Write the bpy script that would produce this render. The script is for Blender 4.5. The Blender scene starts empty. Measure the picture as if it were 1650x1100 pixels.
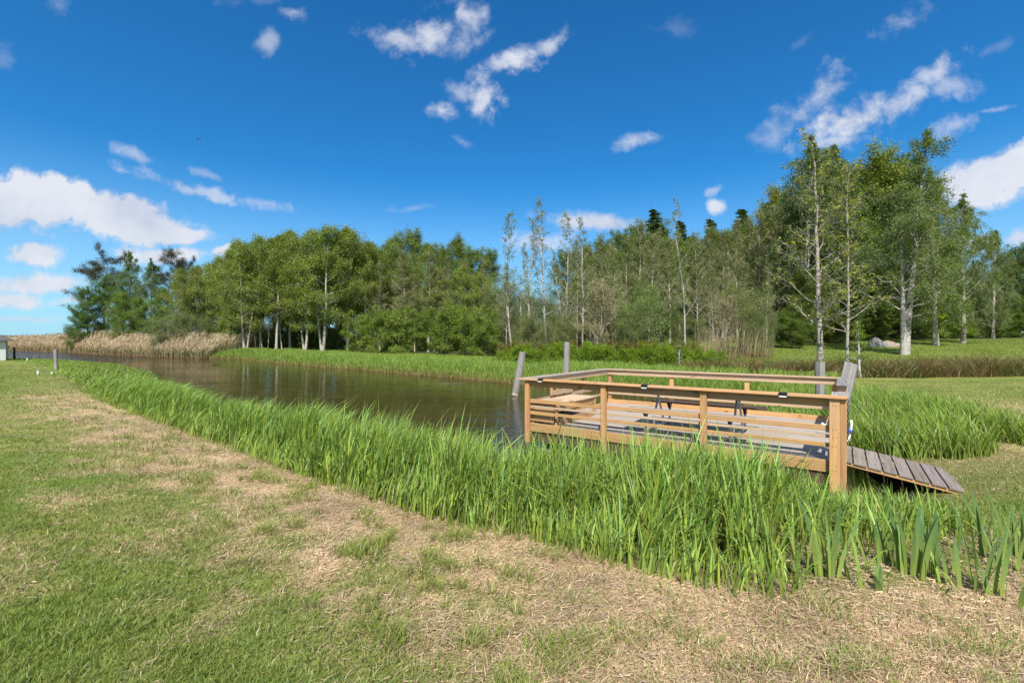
import bpy, math
import numpy as np
from mathutils import Vector

R = math.radians
scene = bpy.context.scene
COL = scene.collection

# ------------------------------------------------------------------ camera
F = 733.0            # focal length of the photograph in pixels of its 1650 px width
CAM_Z = 2.25
cam_d = bpy.data.cameras.new("camera")
cam_d.sensor_width = 36.0
cam_d.lens = 36.0 * F / 1650.0
cam_d.clip_start = 0.05
cam_d.clip_end = 9000.0
cam = bpy.data.objects.new("camera", cam_d)
COL.objects.link(cam)
cam.location = (0, 0, CAM_Z)
cam.rotation_euler = (R(90), 0, 0)
scene.camera = cam

# ------------------------------------------------------------------ sun, sky, exposure
SUN_EL, SUN_AZ = 50.0, 187.0        # azimuth clockwise from +Y: behind the camera, a little to its left
SKY_STRENGTH = 0.105
EXPOSURE = 0.60
sd = bpy.data.lights.new("sun", 'SUN')
sd.energy = 4.6
sd.angle = R(0.53)
sd.color = (1.0, 0.95, 0.86)
sun = bpy.data.objects.new("sun", sd)
COL.objects.link(sun)
to_sun = Vector((math.sin(R(SUN_AZ)) * math.cos(R(SUN_EL)), math.cos(R(SUN_AZ)) * math.cos(R(SUN_EL)), math.sin(R(SUN_EL))))
sun.rotation_euler = to_sun.to_track_quat('Z', 'Y').to_euler()
sun.location = to_sun * 60

vs = scene.view_settings
vs.view_transform = 'Standard'
vs.look = 'None'
vs.exposure = EXPOSURE
vs.gamma = 1.0
vs.use_curve_mapping = False
scene.cycles.max_bounces = 6
scene.cycles.diffuse_bounces = 3
scene.cycles.glossy_bounces = 3
scene.cycles.transmission_bounces = 3
scene.cycles.caustics_reflective = False
scene.cycles.caustics_refractive = False


class NT:
    """short hand for building node trees"""
    def __init__(self, tree):
        self.t = tree

    def n(self, typ, **kw):
        nd = self.t.nodes.new(typ)
        ins = kw.pop('ins', None)
        for k, v in kw.items():
            setattr(nd, k, v)
        if ins:
            for k, v in ins.items():
                s = nd.inputs[k]
                if isinstance(v, bpy.types.NodeSocket):
                    self.t.links.new(v, s)
                else:
                    s.default_value = v
        return nd

    def math(self, op, a, b=0.0, c=0.0, clamp=False):
        return self.n('ShaderNodeMath', operation=op, use_clamp=clamp, ins={0: a, 1: b, 2: c}).outputs[0]

    def mix(self, f, a, b, mode='MIX'):
        nd = self.n('ShaderNodeMix', data_type='RGBA', blend_type=mode, ins={0: f, 6: a, 7: b})
        return nd.outputs[2]

    def ramp(self, f, stops, interp='LINEAR'):
        nd = self.n('ShaderNodeValToRGB', ins={0: f})
        cr = nd.color_ramp
        cr.interpolation = interp
        while len(cr.elements) < len(stops):
            cr.elements.new(0.5)
        for e, (p, c) in zip(cr.elements, stops):
            e.position = p
            e.color = (c[0], c[1], c[2], 1.0) if len(c) == 3 else c
        return nd.outputs[0]

    def mapr(self, v, a, b, c=0.0, d=1.0, smooth=False):
        nd = self.n('ShaderNodeMapRange', ins={0: v, 1: a, 2: b, 3: c, 4: d})
        if smooth:
            nd.interpolation_type = 'SMOOTHSTEP'
        return nd.outputs[0]

    def noise(self, vec, scale, detail=4.0, rough=0.55, dist=0.0):
        return self.n('ShaderNodeTexNoise', ins={'Vector': vec, 'Scale': scale, 'Detail': detail, 'Roughness': rough, 'Distortion': dist}).outputs[0]


world = bpy.data.worlds.new("World")
scene.world = world
world.use_nodes = True
wt = world.node_tree
wt.nodes.clear()
W = NT(wt)
sky = W.n('ShaderNodeTexSky', sky_type='NISHITA', sun_disc=False, sun_elevation=R(SUN_EL), sun_rotation=R(SUN_AZ),
          altitude=0.0, air_density=1.0, dust_density=0.35, ozone_density=3.0)
tc = W.n('ShaderNodeTexCoord')
sep = W.n('ShaderNodeSeparateXYZ', ins={0: tc.outputs['Generated']})
# clouds lie on the sky by direction: u = x/y, v = z/y for the half of the sky to the north
yy = W.math('MAXIMUM', sep.outputs[1], 0.02)
uu = W.math('DIVIDE', sep.outputs[0], yy)
vv = W.math('DIVIDE', sep.outputs[2], yy)
uv = W.n('ShaderNodeCombineXYZ', ins={0: uu, 1: vv, 2: 0.0}).outputs[0]
warp = W.n('ShaderNodeTexNoise', ins={'Vector': uv, 'Scale': 7.0, 'Detail': 3.0})
wv = W.n('ShaderNodeVectorMath', operation='SUBTRACT', ins={0: warp.outputs['Color'], 1: (0.5, 0.5, 0.5)}).outputs[0]
wv = W.n('ShaderNodeVectorMath', operation='MULTIPLY', ins={0: wv, 1: (0.07, 0.05, 0.0)}).outputs[0]
uvw = W.n('ShaderNodeVectorMath', operation='ADD', ins={0: uv, 1: wv}).outputs[0]
n_mid = W.noise(uvw, 10.0, 9.0, 0.58)
n_fine = W.noise(uvw, 30.0, 8.0, 0.62)
nz = W.math('MULTIPLY_ADD', W.math('SUBTRACT', n_mid, 0.5), 2.3, W.math('MULTIPLY', W.math('SUBTRACT', n_fine, 0.5), 1.5))
# centre px, semi axes px, tilt (degrees, rising to the right), density, softness
CLOUDS = [
    (50, 328, 230, 52, -7, 1.4, .36), (190, 348, 165, 42, -13, 1.4, .36), (285, 374, 80, 20, -8, 1.3, .3), (-20, 330, 150, 50, -3, 1.4, .3),
    (330, 306, 150, 15, -15, .62, .7), (430, 328, 60, 14, -10, .4, .8), (60, 413, 66, 20, -3, 1.2, .4),
    (60, 459, 105, 18, 0, 1.0, .5), (18, 483, 70, 15, -2, .95, .5), (110, 487, 50, 9, 0, .7, .6), (265, 408, 100, 17, 2, 1.0, .45), (40, 512, 90, 7, 0, .5, .6), (365, 402, 30, 9, 10, 1.1, .4),
    (640, 62, 75, 22, -8, .7, .8), (700, 48, 75, 38, 20, .85, .7), (748, 25, 40, 42, -30, .8, .7), (735, 70, 50, 30, 10, .6, .8),
    (815, 108, 80, 28, 22, .95, .6), (785, 155, 42, 46, -35, .9, .6), (885, 72, 50, 20, 30, .75, .7), (712, 176, 30, 22, -20, .8, .7), (748, 150, 40, 20, -20, .5, .8), (745, 222, 30, 10, -20, .35, .9),
    (475, 27, 34, 16, -18, .6, .8), (430, 67, 22, 22, -20, .5, .8), (98, 8, 26, 22, 30, .25, .9), (420, 5, 60, 12, 0, .22, .9),
    (1020, 230, 36, 14, 15, .6, .8), (1335, 138, 42, 36, 35, .7, .8), (1290, 180, 95, 28, 38, .5, .9), (1242, 222, 40, 22, 20, .45, .9),
    (1370, 195, 110, 38, 25, .95, .6), (1450, 165, 70, 30, 30, .75, .7), (1510, 118, 60, 26, 38, .7, .7), (1530, 140, 60, 24, 0, .5, .8),
    (1340, 230, 90, 20, 8, .7, .8), (1525, 212, 75, 22, 22, .6, .8), (1600, 178, 50, 7, 8, .5, .8),
    (1620, 276, 160, 44, 22, 1.4, .3), (1590, 318, 100, 24, 8, 1.1, .5), (1450, 38, 50, 26, 38, .55, .9), (1612, 68, 30, 16, 30, .3, .9),
    (1100, 48, 50, 22, -5, .16, .9), (1290, 62, 30, 10, 35, .18, .9), (960, 356, 110, 20, -3, .95, .6), (860, 388, 70, 22, 0, .7, .7), (1153, 338, 22, 16, 20, .9, .6), (1150, 313, 22, 11, 20, .5, .8),
    (1565, 388, 60, 18, 5, .9, .6), (1640, 380, 60, 22, 8, .9, .6), (1545, 350, 40, 14, 0, .8, .6),
    (222, 250, 46, 11, -18, .5, .8), (330, 278, 40, 8, -20, .35, .8), (662, 334, 46, 9, 8, .3, .8), (5, 88, 26, 28, -20, .3, .9),
]
dens = None
for cx, cy, a, b, tilt, op, soft in CLOUDS:
    if soft > 0.55 and cy < 260:
        soft, op = soft + 0.25, op * 1.02
    mp = W.n('ShaderNodeMapping', vector_type='TEXTURE', ins={0: uvw, 1: ((cx - 825) / F, (550 - cy) / F, 0), 2: (0, 0, R(tilt)), 3: (a / F * 1.25, b / F * 1.3, 1)})
    ln = W.n('ShaderNodeVectorMath', operation='LENGTH', ins={0: mp.outputs[0]}).outputs['Value']
    m = W.math('ADD', W.math('SUBTRACT', 0.80, ln), W.math('MULTIPLY', nz, 0.34 if soft < 0.32 else (0.52 if soft < 0.65 else 0.88)))
    m = W.math('MULTIPLY', W.mapr(m, 0.0, 0.20 + 0.75 * soft, 0, 1, smooth=True), op)
    dens = m if dens is None else W.math('MAXIMUM', dens, m)
dens = W.math('MINIMUM', dens, 0.97)
north = W.math('GREATER_THAN', sep.outputs[1], 0.02)
dens = W.math('MULTIPLY', dens, north)
# deep blue away from the sun, paler towards it and down at the horizon
deep = W.n('ShaderNodeHueSaturation', ins={'Hue': 0.503, 'Saturation': 1.18, 'Value': 1.0, 'Color': sky.outputs[0]}).outputs[0]
deep = W.mix(1.0, deep, (0.22, 0.79, 1.00, 1.0), 'MULTIPLY')
low = W.mapr(sep.outputs[2], -0.02, 0.34, 1.0, 0.0, smooth=True)
deep = W.mix(W.math('MULTIPLY', low, 0.72), deep, (3.2, 4.85, 6.4, 1.0))
skyc = W.mix(W.mapr(sep.outputs[1], -0.35, 0.15, 0.0, 1.0, smooth=True), W.mix(0.35, sky.outputs[0], (5.5, 5.6, 5.8, 1.0)), deep)
n_shade = W.noise(uvw, 5.0, 6.0, 0.55)
cl_col = W.ramp(W.math('MULTIPLY_ADD', dens, 0.14, W.math('MULTIPLY_ADD', W.math('SUBTRACT', n_shade, 0.5), 1.5, 0.45)), [(0.25, (3.2, 3.6, 4.7)), (0.50, (4.3, 4.6, 5.3)), (0.72, (5.0, 5.2, 5.7))])
bgc = W.mix(dens, skyc, cl_col)
bg = W.n('ShaderNodeBackground', ins={0: bgc, 1: SKY_STRENGTH})
wo = W.n('ShaderNodeOutputWorld', ins={0: bg.outputs[0]})
world.cycles.sampling_method = 'MANUAL'
world.cycles.sample_map_resolution = 1024

# ------------------------------------------------------------------ numeric helpers
_pr = np.random.default_rng(7)
_TAB = _pr.random((256, 256))


def vnoise(x, y, seed=0):
    x = np.asarray(x, float) + seed * 17.31
    y = np.asarray(y, float) + seed * 9.73
    ix, iy = np.floor(x).astype(int), np.floor(y).astype(int)
    fx, fy = x - ix, y - iy
    fx = fx * fx * (3 - 2 * fx)
    fy = fy * fy * (3 - 2 * fy)
    g = lambda i, j: _TAB[i & 255, j & 255]
    return (g(ix, iy) * (1 - fx) + g(ix + 1, iy) * fx) * (1 - fy) + (g(ix, iy + 1) * (1 - fx) + g(ix + 1, iy + 1) * fx) * fy


def fbm(x, y, seed=0, octv=4):
    s, a, t = 0.0, 0.5, 0.0
    for i in range(octv):
        s = s + a * vnoise(np.asarray(x) * 2 ** i, np.asarray(y) * 2 ** i, seed + i)
        t += a
        a *= 0.55
    return s / t


def sstep(a, b, x):
    t = np.clip((np.asarray(x, float) - a) / (b - a), 0, 1)
    return t * t * (3 - 2 * t)


NEAR_WATER = [(-300, 66), (-90, 64), (-62, 55), (-48, 50), (-36, 42), (-27, 33.5), (-20, 25.0), (-13.0, 17.6), (-8.6, 13.0), (-5, 9.7), (-2, 7.5), (0, 6.3), (1.5, 6.0), (3, 5.85), (4.2, 5.85), (5.2, 6.1)]
RIGHT_WATER = [(5.6, 6.6), (6.2, 8.2), (7.4, 10.0), (9.2, 13.5), (9.5, 16.0)]
FAR_WATER = [(8.0, 17.6), (4.8, 20.1), (2.3, 22.3), (-.55, 25.4), (-4.7, 29.4), (-10.8, 35), (-18.5, 42), (-26, 49), (-33, 57)]
REED_WATER = [(-41, 61), (-52, 67), (-69, 78), (-83, 88), (-136, 121), (-300, 190)]
WATER = np.array(NEAR_WATER + RIGHT_WATER + FAR_WATER + REED_WATER, float)


def sdist(x, y, poly=WATER):
    """signed distance to the waterline: negative over water"""
    x = np.asarray(x, float)
    y = np.asarray(y, float)
    sh = x.shape
    x, y = x.ravel(), y.ravel()
    d = np.full(x.shape, 1e9)
    ins = np.zeros(x.shape, bool)
    n = len(poly)
    for i in range(n):
        ax, ay = poly[i]
        bx, by = poly[(i + 1) % n]
        ex, ey = bx - ax, by - ay
        t = np.clip(((x - ax) * ex + (y - ay) * ey) / (ex * ex + ey * ey), 0, 1)
        d = np.minimum(d, np.hypot(x - ax - t * ex, y - ay - t * ey))
        c = ((ay > y) != (by > y)) & (x < ex * (y - ay) / (ey if abs(ey) > 1e-9 else 1e-9) + ax)
        ins ^= c
    return np.where(ins, -d, d).reshape(sh)


EDGE = np.array([(-60, 50), (-40, 38), (-26.8, 26.5), (-20, 20.6), (-13.9, 15.1), (-10.4, 12.4), (-7.2, 10.0), (-5, 8.3), (-2.9, 6.6), (-1.3, 5.4), (.15, 4.45), (.93, 3.87), (1.73, 3.40), (2.56, 3.25), (3.54, 3.30), (4.6, 3.55), (6, 4.2), (30, 6)], float)


def edge_y(x):
    return np.interp(x, EDGE[:, 0], EDGE[:, 1])


def ground_z(x, y):
    x = np.asarray(x, float)
    y = np.asarray(y, float)
    d = sdist(x, y)
    z = np.where(d > 0, 0.43 * (1 - np.exp(-np.maximum(d, 0) / 1.3)), np.maximum(-0.9, 0.32 * d))
    z = z + np.where(d > 0, sstep(8, 25, x) * sstep(22, 60, y) * 1.85, 0)
    z = z + np.where(d > 1, sstep(58, 150, y) * sstep(-60, -20, x) * 7.0 + sstep(40, 62, y) * sstep(-50, -35, x) * 0.25, 0)
    near = sstep(0.3, 2.0, d)
    z = z + near * ((fbm(x * 0.8, y * 0.8, 3) - 0.5) * 0.09 + (fbm(x * 3.3, y * 3.3, 5, 4) - 0.5) * 0.085 * sstep(30, 12, y))
    return z


def gz(x, y):
    return float(ground_z(np.array([x]), np.array([y]))[0])


# ------------------------------------------------------------------ mesh helpers
class MB:
    def __init__(self):
        self.v, self.q, self.t, self.c, self.uv, self.m = [], [], [], [], [], []
        self.n = 0

    def add(self, verts, quads=None, tris=None, col=None, quv=None):
        verts = np.asarray(verts, float).reshape(-1, 3)
        k = len(verts)
        self.v.append(verts)
        if quads is not None and len(quads):
            q = np.asarray(quads, int).reshape(-1, 4)
            self.q.append(q + self.n)
            self.uv.append(np.asarray(quv, float).reshape(-1, 2) if quv is not None else np.zeros((len(q) * 4, 2)))
        if tris is not None and len(tris):
            self.t.append(np.asarray(tris, int).reshape(-1, 3) + self.n)
        c = np.ones((k, 3)) if col is None else np.broadcast_to(np.asarray(col, float), (k, 3))
        self.c.append(c)
        self.n += k

    def mesh(self, name, mat, smooth=False):
        v = np.concatenate(self.v)
        q = np.concatenate(self.q) if self.q else np.zeros((0, 4), int)
        t = np.concatenate(self.t) if self.t else np.zeros((0, 3), int)
        c = np.concatenate(self.c)
        me = bpy.data.meshes.new(name)
        me.vertices.add(len(v))
        me.vertices.foreach_set('co', v.astype(np.float32).ravel())
        nl = len(q) * 4 + len(t) * 3
        me.loops.add(nl)
        li = np.concatenate([q.ravel(), t.ravel()]).astype(np.int32)
        me.loops.foreach_set('vertex_index', li)
        nf = len(q) + len(t)
        me.polygons.add(nf)
        ls = np.concatenate([np.arange(len(q)) * 4, len(q) * 4 + np.arange(len(t)) * 3]).astype(np.int32)
        me.polygons.foreach_set('loop_start', ls)
        me.polygons.foreach_set('use_smooth', np.full(nf, bool(smooth)))
        a = me.attributes.new('Col', 'FLOAT_COLOR', 'POINT')
        a.data.foreach_set('color', np.concatenate([c, np.ones((len(c), 1))], 1).astype(np.float32).ravel())
        if self.uv:
            u = me.uv_layers.new(name='UVMap')
            uvs = np.concatenate(self.uv + [np.zeros((len(t) * 3, 2))])
            u.data.foreach_set('uv', uvs.astype(np.float32).ravel())
        me.materials.append(mat)
        me.update(calc_edges=True)
        me.validate()
        return me


def obj(name, me, parent=None, loc=None, rot=None):
    o = bpy.data.objects.new(name, me)
    COL.objects.link(o)
    if parent:
        o.parent = parent
    if loc is not None:
        o.location = loc
    if rot is not None:
        o.rotation_euler = rot
    return o


def tag(o, label=None, cat=None, group=None, kind=None):
    if label:
        o['label'] = label
    if cat:
        o['category'] = cat
    if group:
        o['group'] = group
    if kind:
        o['kind'] = kind
    return o


def empty(name, loc, rz=0.0, ry=0.0):
    o = bpy.data.objects.new(name, None)
    COL.objects.link(o)
    o.location = loc
    o.rotation_euler = (0, ry, rz)
    return o


def blades(mb, P, h, w, lean, bend, c0, c1, seg=3, face=None, droop=0.35):
    """grass blades: base points, heights, widths, lean vectors (n,2), bend amount, root and tip colours"""
    n = len(P)
    P = np.asarray(P, float)
    w = np.broadcast_to(w, (n,))
    rng = np.random.default_rng(n)
    ang = rng.random(n) * np.pi * 2 if face is None else face
    side = np.stack([np.cos(ang), np.sin(ang), np.zeros(n)], 1)
    vs_, cs = [], []
    for i in range(seg + 1):
        t = i / seg
        hor = (0.35 * t + 0.65 * t * t) * bend * h
        up = h * (t - droop * np.minimum(bend, 1.3) * t * t * t * 0.8)
        ctr = P + np.stack([lean[:, 0] * hor, lean[:, 1] * hor, up], 1)
        ww = w * (1 - t ** 2.2) * (0.75 + 0.6 * t if i else 0.8) * 0.5 + 0.0004
        vs_.append(ctr - side * ww[:, None])
        vs_.append(ctr + side * ww[:, None])
        cc = c0 * (1 - t) + c1 * t
        cs += [cc, cc]
    k = 2 * (seg + 1)
    V = np.stack(vs_, 1).reshape(-1, 3)
    C = np.stack(cs, 1).reshape(-1, 3)
    b = (np.arange(n) * k)[:, None]
    qs = []
    for i in range(seg):
        qs.append(np.concatenate([b + 2 * i, b + 2 * i + 1, b + 2 * i + 3, b + 2 * i + 2], 1))
    Q = np.stack(qs, 1).reshape(-1, 4)
    mb.add(V, Q, None, C)


def tube(mb, pts, rad, sides=5, col=(1, 1, 1), cap=False):
    pts = np.asarray(pts, float)
    rad = np.broadcast_to(np.asarray(rad, float), (len(pts),))
    d = np.gradient(pts, axis=0)
    d /= np.linalg.norm(d, axis=1)[:, None] + 1e-9
    ref = np.array([1.0, 0, 0]) if abs(d[:, 0]).max() < 0.85 else (np.array([0, 1.0, 0]) if abs(d[:, 1]).max() < 0.85 else np.array([0, 0.0, 1.0]))
    a = np.cross(d, ref)
    a /= np.linalg.norm(a, axis=1)[:, None] + 1e-9
    b = np.cross(d, a)
    th = np.arange(sides) * 2 * np.pi / sides
    V = pts[:, None, :] + rad[:, None, None] * (np.cos(th)[None, :, None] * a[:, None, :] + np.sin(th)[None, :, None] * b[:, None, :])
    n = len(pts)
    i = np.arange(n - 1)[:, None] * sides
    j = np.arange(sides)[None, :]
    j2 = (j + 1) % sides
    Q = np.stack([i + j, i + j2, i + sides + j2, i + sides + j], 2).reshape(-1, 4)
    ln = np.concatenate([[0], np.cumsum(np.linalg.norm(np.diff(pts, axis=0), axis=1))])
    u0, u1 = np.broadcast_to(ln[:-1, None], (n - 1, sides)), np.broadcast_to(ln[1:, None], (n - 1, sides))
    v0, v1 = np.broadcast_to(j / sides, (n - 1, sides)), np.broadcast_to((j + 1) / sides, (n - 1, sides))
    UV = np.stack([np.stack([u0, v0], 2), np.stack([u0, v1], 2), np.stack([u1, v1], 2), np.stack([u1, v0], 2)], 2).reshape(-1, 2)
    T = None
    V = V.reshape(-1, 3)
    if cap:
        k = len(V)
        V = np.concatenate([V, pts[[0, -1]]])
        T = [(k, (x + 1) % sides, x) for x in range(sides)] + [(k + 1, (n - 1) * sides + x, (n - 1) * sides + (x + 1) % sides) for x in range(sides)]
    mb.add(V, Q, T, col, UV)


_brng = np.random.default_rng(11)


def box(mb, x0, x1, y0, y1, z0, z1, axis=0, col=None, taper=None):
    """a board: u runs along its length, v round its girth; a random offset per board"""
    V = np.array([(x, y, z) for x in (x0, x1) for y in (y0, y1) for z in (z0, z1)], float)
    Q = np.array([(0, 1, 3, 2), (4, 6, 7, 5), (0, 4, 5, 1), (2, 3, 7, 6), (0, 2, 6, 4), (1, 5, 7, 3)])
    if col is None:
        k = 0.80 + 0.36 * _brng.random()
        col = np.array([k, k * (0.97 + 0.06 * _brng.random()), k * (0.94 + 0.12 * _brng.random())])
    ou, ov = _brng.random(2) * 40
    oth = [i for i in range(3) if i != axis]
    UV = []
    for f in Q:
        for i in f:
            UV.append((V[i, axis] + ou, V[i, oth[0]] + V[i, oth[1]] * 0.93 + ov))
    mb.add(V, Q, None, col, UV)


def bev(o, w=0.004):
    m = o.modifiers.new('bevel', 'BEVEL')
    m.width = w
    m.segments = 1
    m.limit_method = 'ANGLE'
    return o


# ------------------------------------------------------------------ materials
def new_mat(name):
    m = bpy.data.materials.new(name)
    m.use_nodes = True
    m.node_tree.nodes.clear()
    return m, NT(m.node_tree)


def out(N, sh, disp=None):
    N.n('ShaderNodeOutputMaterial', ins={0: sh})


def leaf_mat(name, trans=0.38, rough=0.5, spec=0.25, tcol=(1.25, 1.35, 0.5), objcol=True):
    m, N = new_mat(name)
    c = N.n('ShaderNodeAttribute', attribute_name='Col').outputs[0]
    if objcol:
        oi = N.n('ShaderNodeObjectInfo')
        c = N.mix(1.0, c, oi.outputs['Color'], 'MULTIPLY')
    p = N.n('ShaderNodeBsdfPrincipled', ins={'Base Color': c, 'Roughness': rough, 'Specular IOR Level': spec})
    tcx = N.mix(1.0, c, (*tcol, 1.0), 'MULTIPLY')
    tr = N.n('ShaderNodeBsdfTranslucent', ins={0: tcx})
    out(N, N.n('ShaderNodeMixShader', ins={0: trans, 1: p.outputs[0], 2: tr.outputs[0]}).outputs[0])
    return m


def wood_mat(name, cols, rough=0.65, knots=True, crack=0.0):
    m, N = new_mat(name)
    uvn = N.n('ShaderNodeTexCoord').outputs['UV']
    st = N.n('ShaderNodeMapping', ins={0: uvn, 3: (1.3, 26.0, 1.0)}).outputs[0]
    st2 = N.n('ShaderNodeMapping', ins={0: uvn, 3: (3.0, 130.0, 1.0)}).outputs[0]
    g1 = N.noise(st, 1.0, 5.0, 0.6, 0.8)
    g2 = N.noise(st2, 1.0, 3.0, 0.6)
    big = N.noise(uvn, 1.1, 3.0, 0.5)
    f = N.math('ADD', N.math('MULTIPLY', g1, 0.65), N.math('MULTIPLY', g2, 0.35))
    c = N.ramp(f, [(0.28, cols[0]), (0.5, cols[1]), (0.72, cols[2])])
    c = N.mix(N.mapr(big, 0.35, 0.7, 0.0, 0.45), c, (*cols[3], 1.0))
    wea = N.noise(N.n('ShaderNodeMapping', ins={0: uvn, 1: (7.0, 3.0, 0.0), 3: (0.9, 5.0, 1.0)}).outputs[0], 1.0, 5.0, 0.65)
    gv = sum(cols[1]) / 3
    c = N.mix(N.mapr(wea, 0.50, 0.72, 0.0, 0.5), c, (gv * 1.0, gv * 0.92, gv * 0.82, 1.0))
    if knots:
        kv = N.n('ShaderNodeTexVoronoi', ins={'Vector': N.n('ShaderNodeMapping', ins={0: uvn, 3: (2.6, 7.0, 1.0)}).outputs[0], 'Scale': 1.0, 'Randomness': 1.0})
        k = N.mapr(kv.outputs['Distance'], 0.05, 0.19, 1.0, 0.0, smooth=True)
        c = N.mix(N.math('MULTIPLY', k, 0.75), c, (cols[0][0] * 0.45, cols[0][1] * 0.4, cols[0][2] * 0.38, 1.0))
    at = N.n('ShaderNodeAttribute', attribute_name='Col').outputs[0]
    c = N.mix(1.0, c, at, 'MULTIPLY')
    if crack:
        ck = N.noise(N.n('ShaderNodeMapping', ins={0: uvn, 3: (1.0, 55.0, 1.0)}).outputs[0], 1.0, 2.0, 0.5, 0.5)
        c = N.mix(N.mapr(ck, 0.62, 0.7, 0, crack), c, (0.05, 0.045, 0.04, 1.0))
    bp = N.n('ShaderNodeBump', ins={'Strength': 0.35, 'Distance': 0.004, 'Height': f})
    p = N.n('ShaderNodeBsdfPrincipled', ins={'Base Color': c, 'Roughness': rough, 'Specular IOR Level': 0.25, 'Normal': bp.outputs[0]})
    out(N, p.outputs[0])
    return m


def bark_mat(name, base, dark, birch=True, scale=1.0):
    m, N = new_mat(name)
    uvn = N.n('ShaderNodeTexCoord').outputs['UV']
    at = N.n('ShaderNodeAttribute', attribute_name='Col').outputs[0]
    ob = N.n('ShaderNodeTexCoord').outputs['Object']
    if birch:
        ln = N.noise(N.n('ShaderNodeMapping', ins={0: ob, 3: (2.0 * scale, 2.0 * scale, 14.0 * scale)}).outputs[0], 1.0, 4.0, 0.65)
        pt = N.noise(N.n('ShaderNodeMapping', ins={0: ob, 3: (3.0, 3.0, 1.3)}).outputs[0], 1.0, 4.0, 0.6)
        f = N.math('MAXIMUM', N.mapr(ln, 0.53, 0.64), N.mapr(pt, 0.58, 0.68))
    else:
        pt = N.noise(N.n('ShaderNodeMapping', ins={0: ob, 3: (14.0, 14.0, 3.0)}).outputs[0], 1.0, 4.0, 0.6)
        f = N.mapr(pt, 0.35, 0.68)
    c = N.mix(f, (*base, 1.0), (*dark, 1.0))
    c = N.mix(1.0, c, at, 'MULTIPLY')
    p = N.n('ShaderNodeBsdfPrincipled', ins={'Base Color': c, 'Roughness': 0.85, 'Specular IOR Level': 0.15})
    out(N, p.outputs[0])
    return m


def plain(name, col, rough=0.5, metal=0.0, spec=0.4, var=0.12, vs_=18.0):
    m, N = new_mat(name)
    ob = N.n('ShaderNodeTexCoord').outputs['Object']
    n = N.noise(ob, vs_, 5.0, 0.6)
    c = N.mix(N.mapr(n, 0.3, 0.7), tuple(x * (1 - var) for x in col) + (1.0,), tuple(min(1, x * (1 + var)) for x in col) + (1.0,))
    p = N.n('ShaderNodeBsdfPrincipled', ins={'Base Color': c, 'Roughness': rough, 'Metallic': metal, 'Specular IOR Level': spec})
    out(N, p.outputs[0])
    return m


M_LEAF = leaf_mat('leaf', 0.34, 0.5, 0.3)
M_NEEDLE = leaf_mat('needle', 0.12, 0.6, 0.2)
M_GRASS = leaf_mat('grass_blade', 0.28, 0.42, 0.4, objcol=False)
M_REED = leaf_mat('sedge_blade', 0.22, 0.50, 0.35, objcol=False)
M_DRY = leaf_mat('dry_stem', 0.25, 0.7, 0.2, tcol=(1.1, 1.0, 0.8), objcol=False)
M_WOOD = wood_mat('new_timber', [(0.22, 0.10, 0.035), (0.465, 0.26, 0.105), (0.58, 0.36, 0.17), (0.51, 0.335, 0.18)])
M_PALE = wood_mat('bleached_timber', [(0.30, 0.18, 0.10), (0.54, 0.38, 0.24), (0.64, 0.48, 0.33), (0.54, 0.42, 0.30)])
M_DECK = wood_mat('weathered_deck_board', [(0.17, 0.13, 0.10), (0.34, 0.285, 0.24), (0.46, 0.40, 0.34), (0.38, 0.345, 0.31)], 0.75)
M_GREY = wood_mat('grey_driftwood', [(0.09, 0.085, 0.08), (0.27, 0.26, 0.245), (0.44, 0.425, 0.40), (0.20, 0.195, 0.19)], 0.9, False, 0.9)
M_DARKWOOD = wood_mat('dark_tarred_and_shaded_timber', [(0.045, 0.025, 0.018), (0.085, 0.05, 0.038), (0.13, 0.085, 0.065), (0.07, 0.045, 0.035)], 0.6, False)  # tarred beams; also carries painted shade on the far seat and inside the bench
M_BIRCH = bark_mat('birch_bark', (0.44, 0.415, 0.375), (0.075, 0.065, 0.058))
M_PALEBARK = bark_mat('pale_grey_bark', (0.40, 0.37, 0.32), (0.13, 0.115, 0.10))
M_BARK = bark_mat('grey_brown_bark', (0.20, 0.165, 0.125), (0.07, 0.055, 0.045), False)
M_PINEBARK = bark_mat('pine_bark', (0.26, 0.13, 0.065), (0.10, 0.06, 0.04), False)
M_STEEL = plain('galvanised_steel', (0.46, 0.48, 0.50), 0.42, 0.75, 0.5)
M_BLACK = plain('black_plastic', (0.015, 0.015, 0.017), 0.35)
M_WHITE = plain('white_plastic', (0.80, 0.80, 0.78), 0.4, var=0.05)
M_BLUE = plain('blue_rope', (0.03, 0.12, 0.50), 0.6)
M_FLOAT = plain('float_plastic', (0.12, 0.15, 0.19), 0.45)
M_CHAIN = plain('dark_chain_steel', (0.09, 0.09, 0.095), 0.5, 0.8)
M_STONE = plain('field_stone', (0.24, 0.23, 0.22), 0.9, 0, 0.2, 0.3, 6.0)
M_PINKSTONE = plain('pinkish_stone', (0.30, 0.225, 0.18), 0.9, 0, 0.2, 0.3, 6.0)

# ================================================================== THE SETTING
def edge_dist(x, y):
    """distance to the mown edge of the near reed belt, positive on the lawn side"""
    d = np.full(np.shape(x), 1e9)
    for (ax, ay), (bx, by) in zip(EDGE[:-1], EDGE[1:]):
        ex, ey = bx - ax, by - ay
        t = np.clip(((x - ax) * ex + (y - ay) * ey) / (ex * ex + ey * ey), 0, 1)
        d = np.minimum(d, np.hypot(x - ax - t * ex, y - ay - t * ey))
    return np.where(y < edge_y(x), d, -d)


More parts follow.
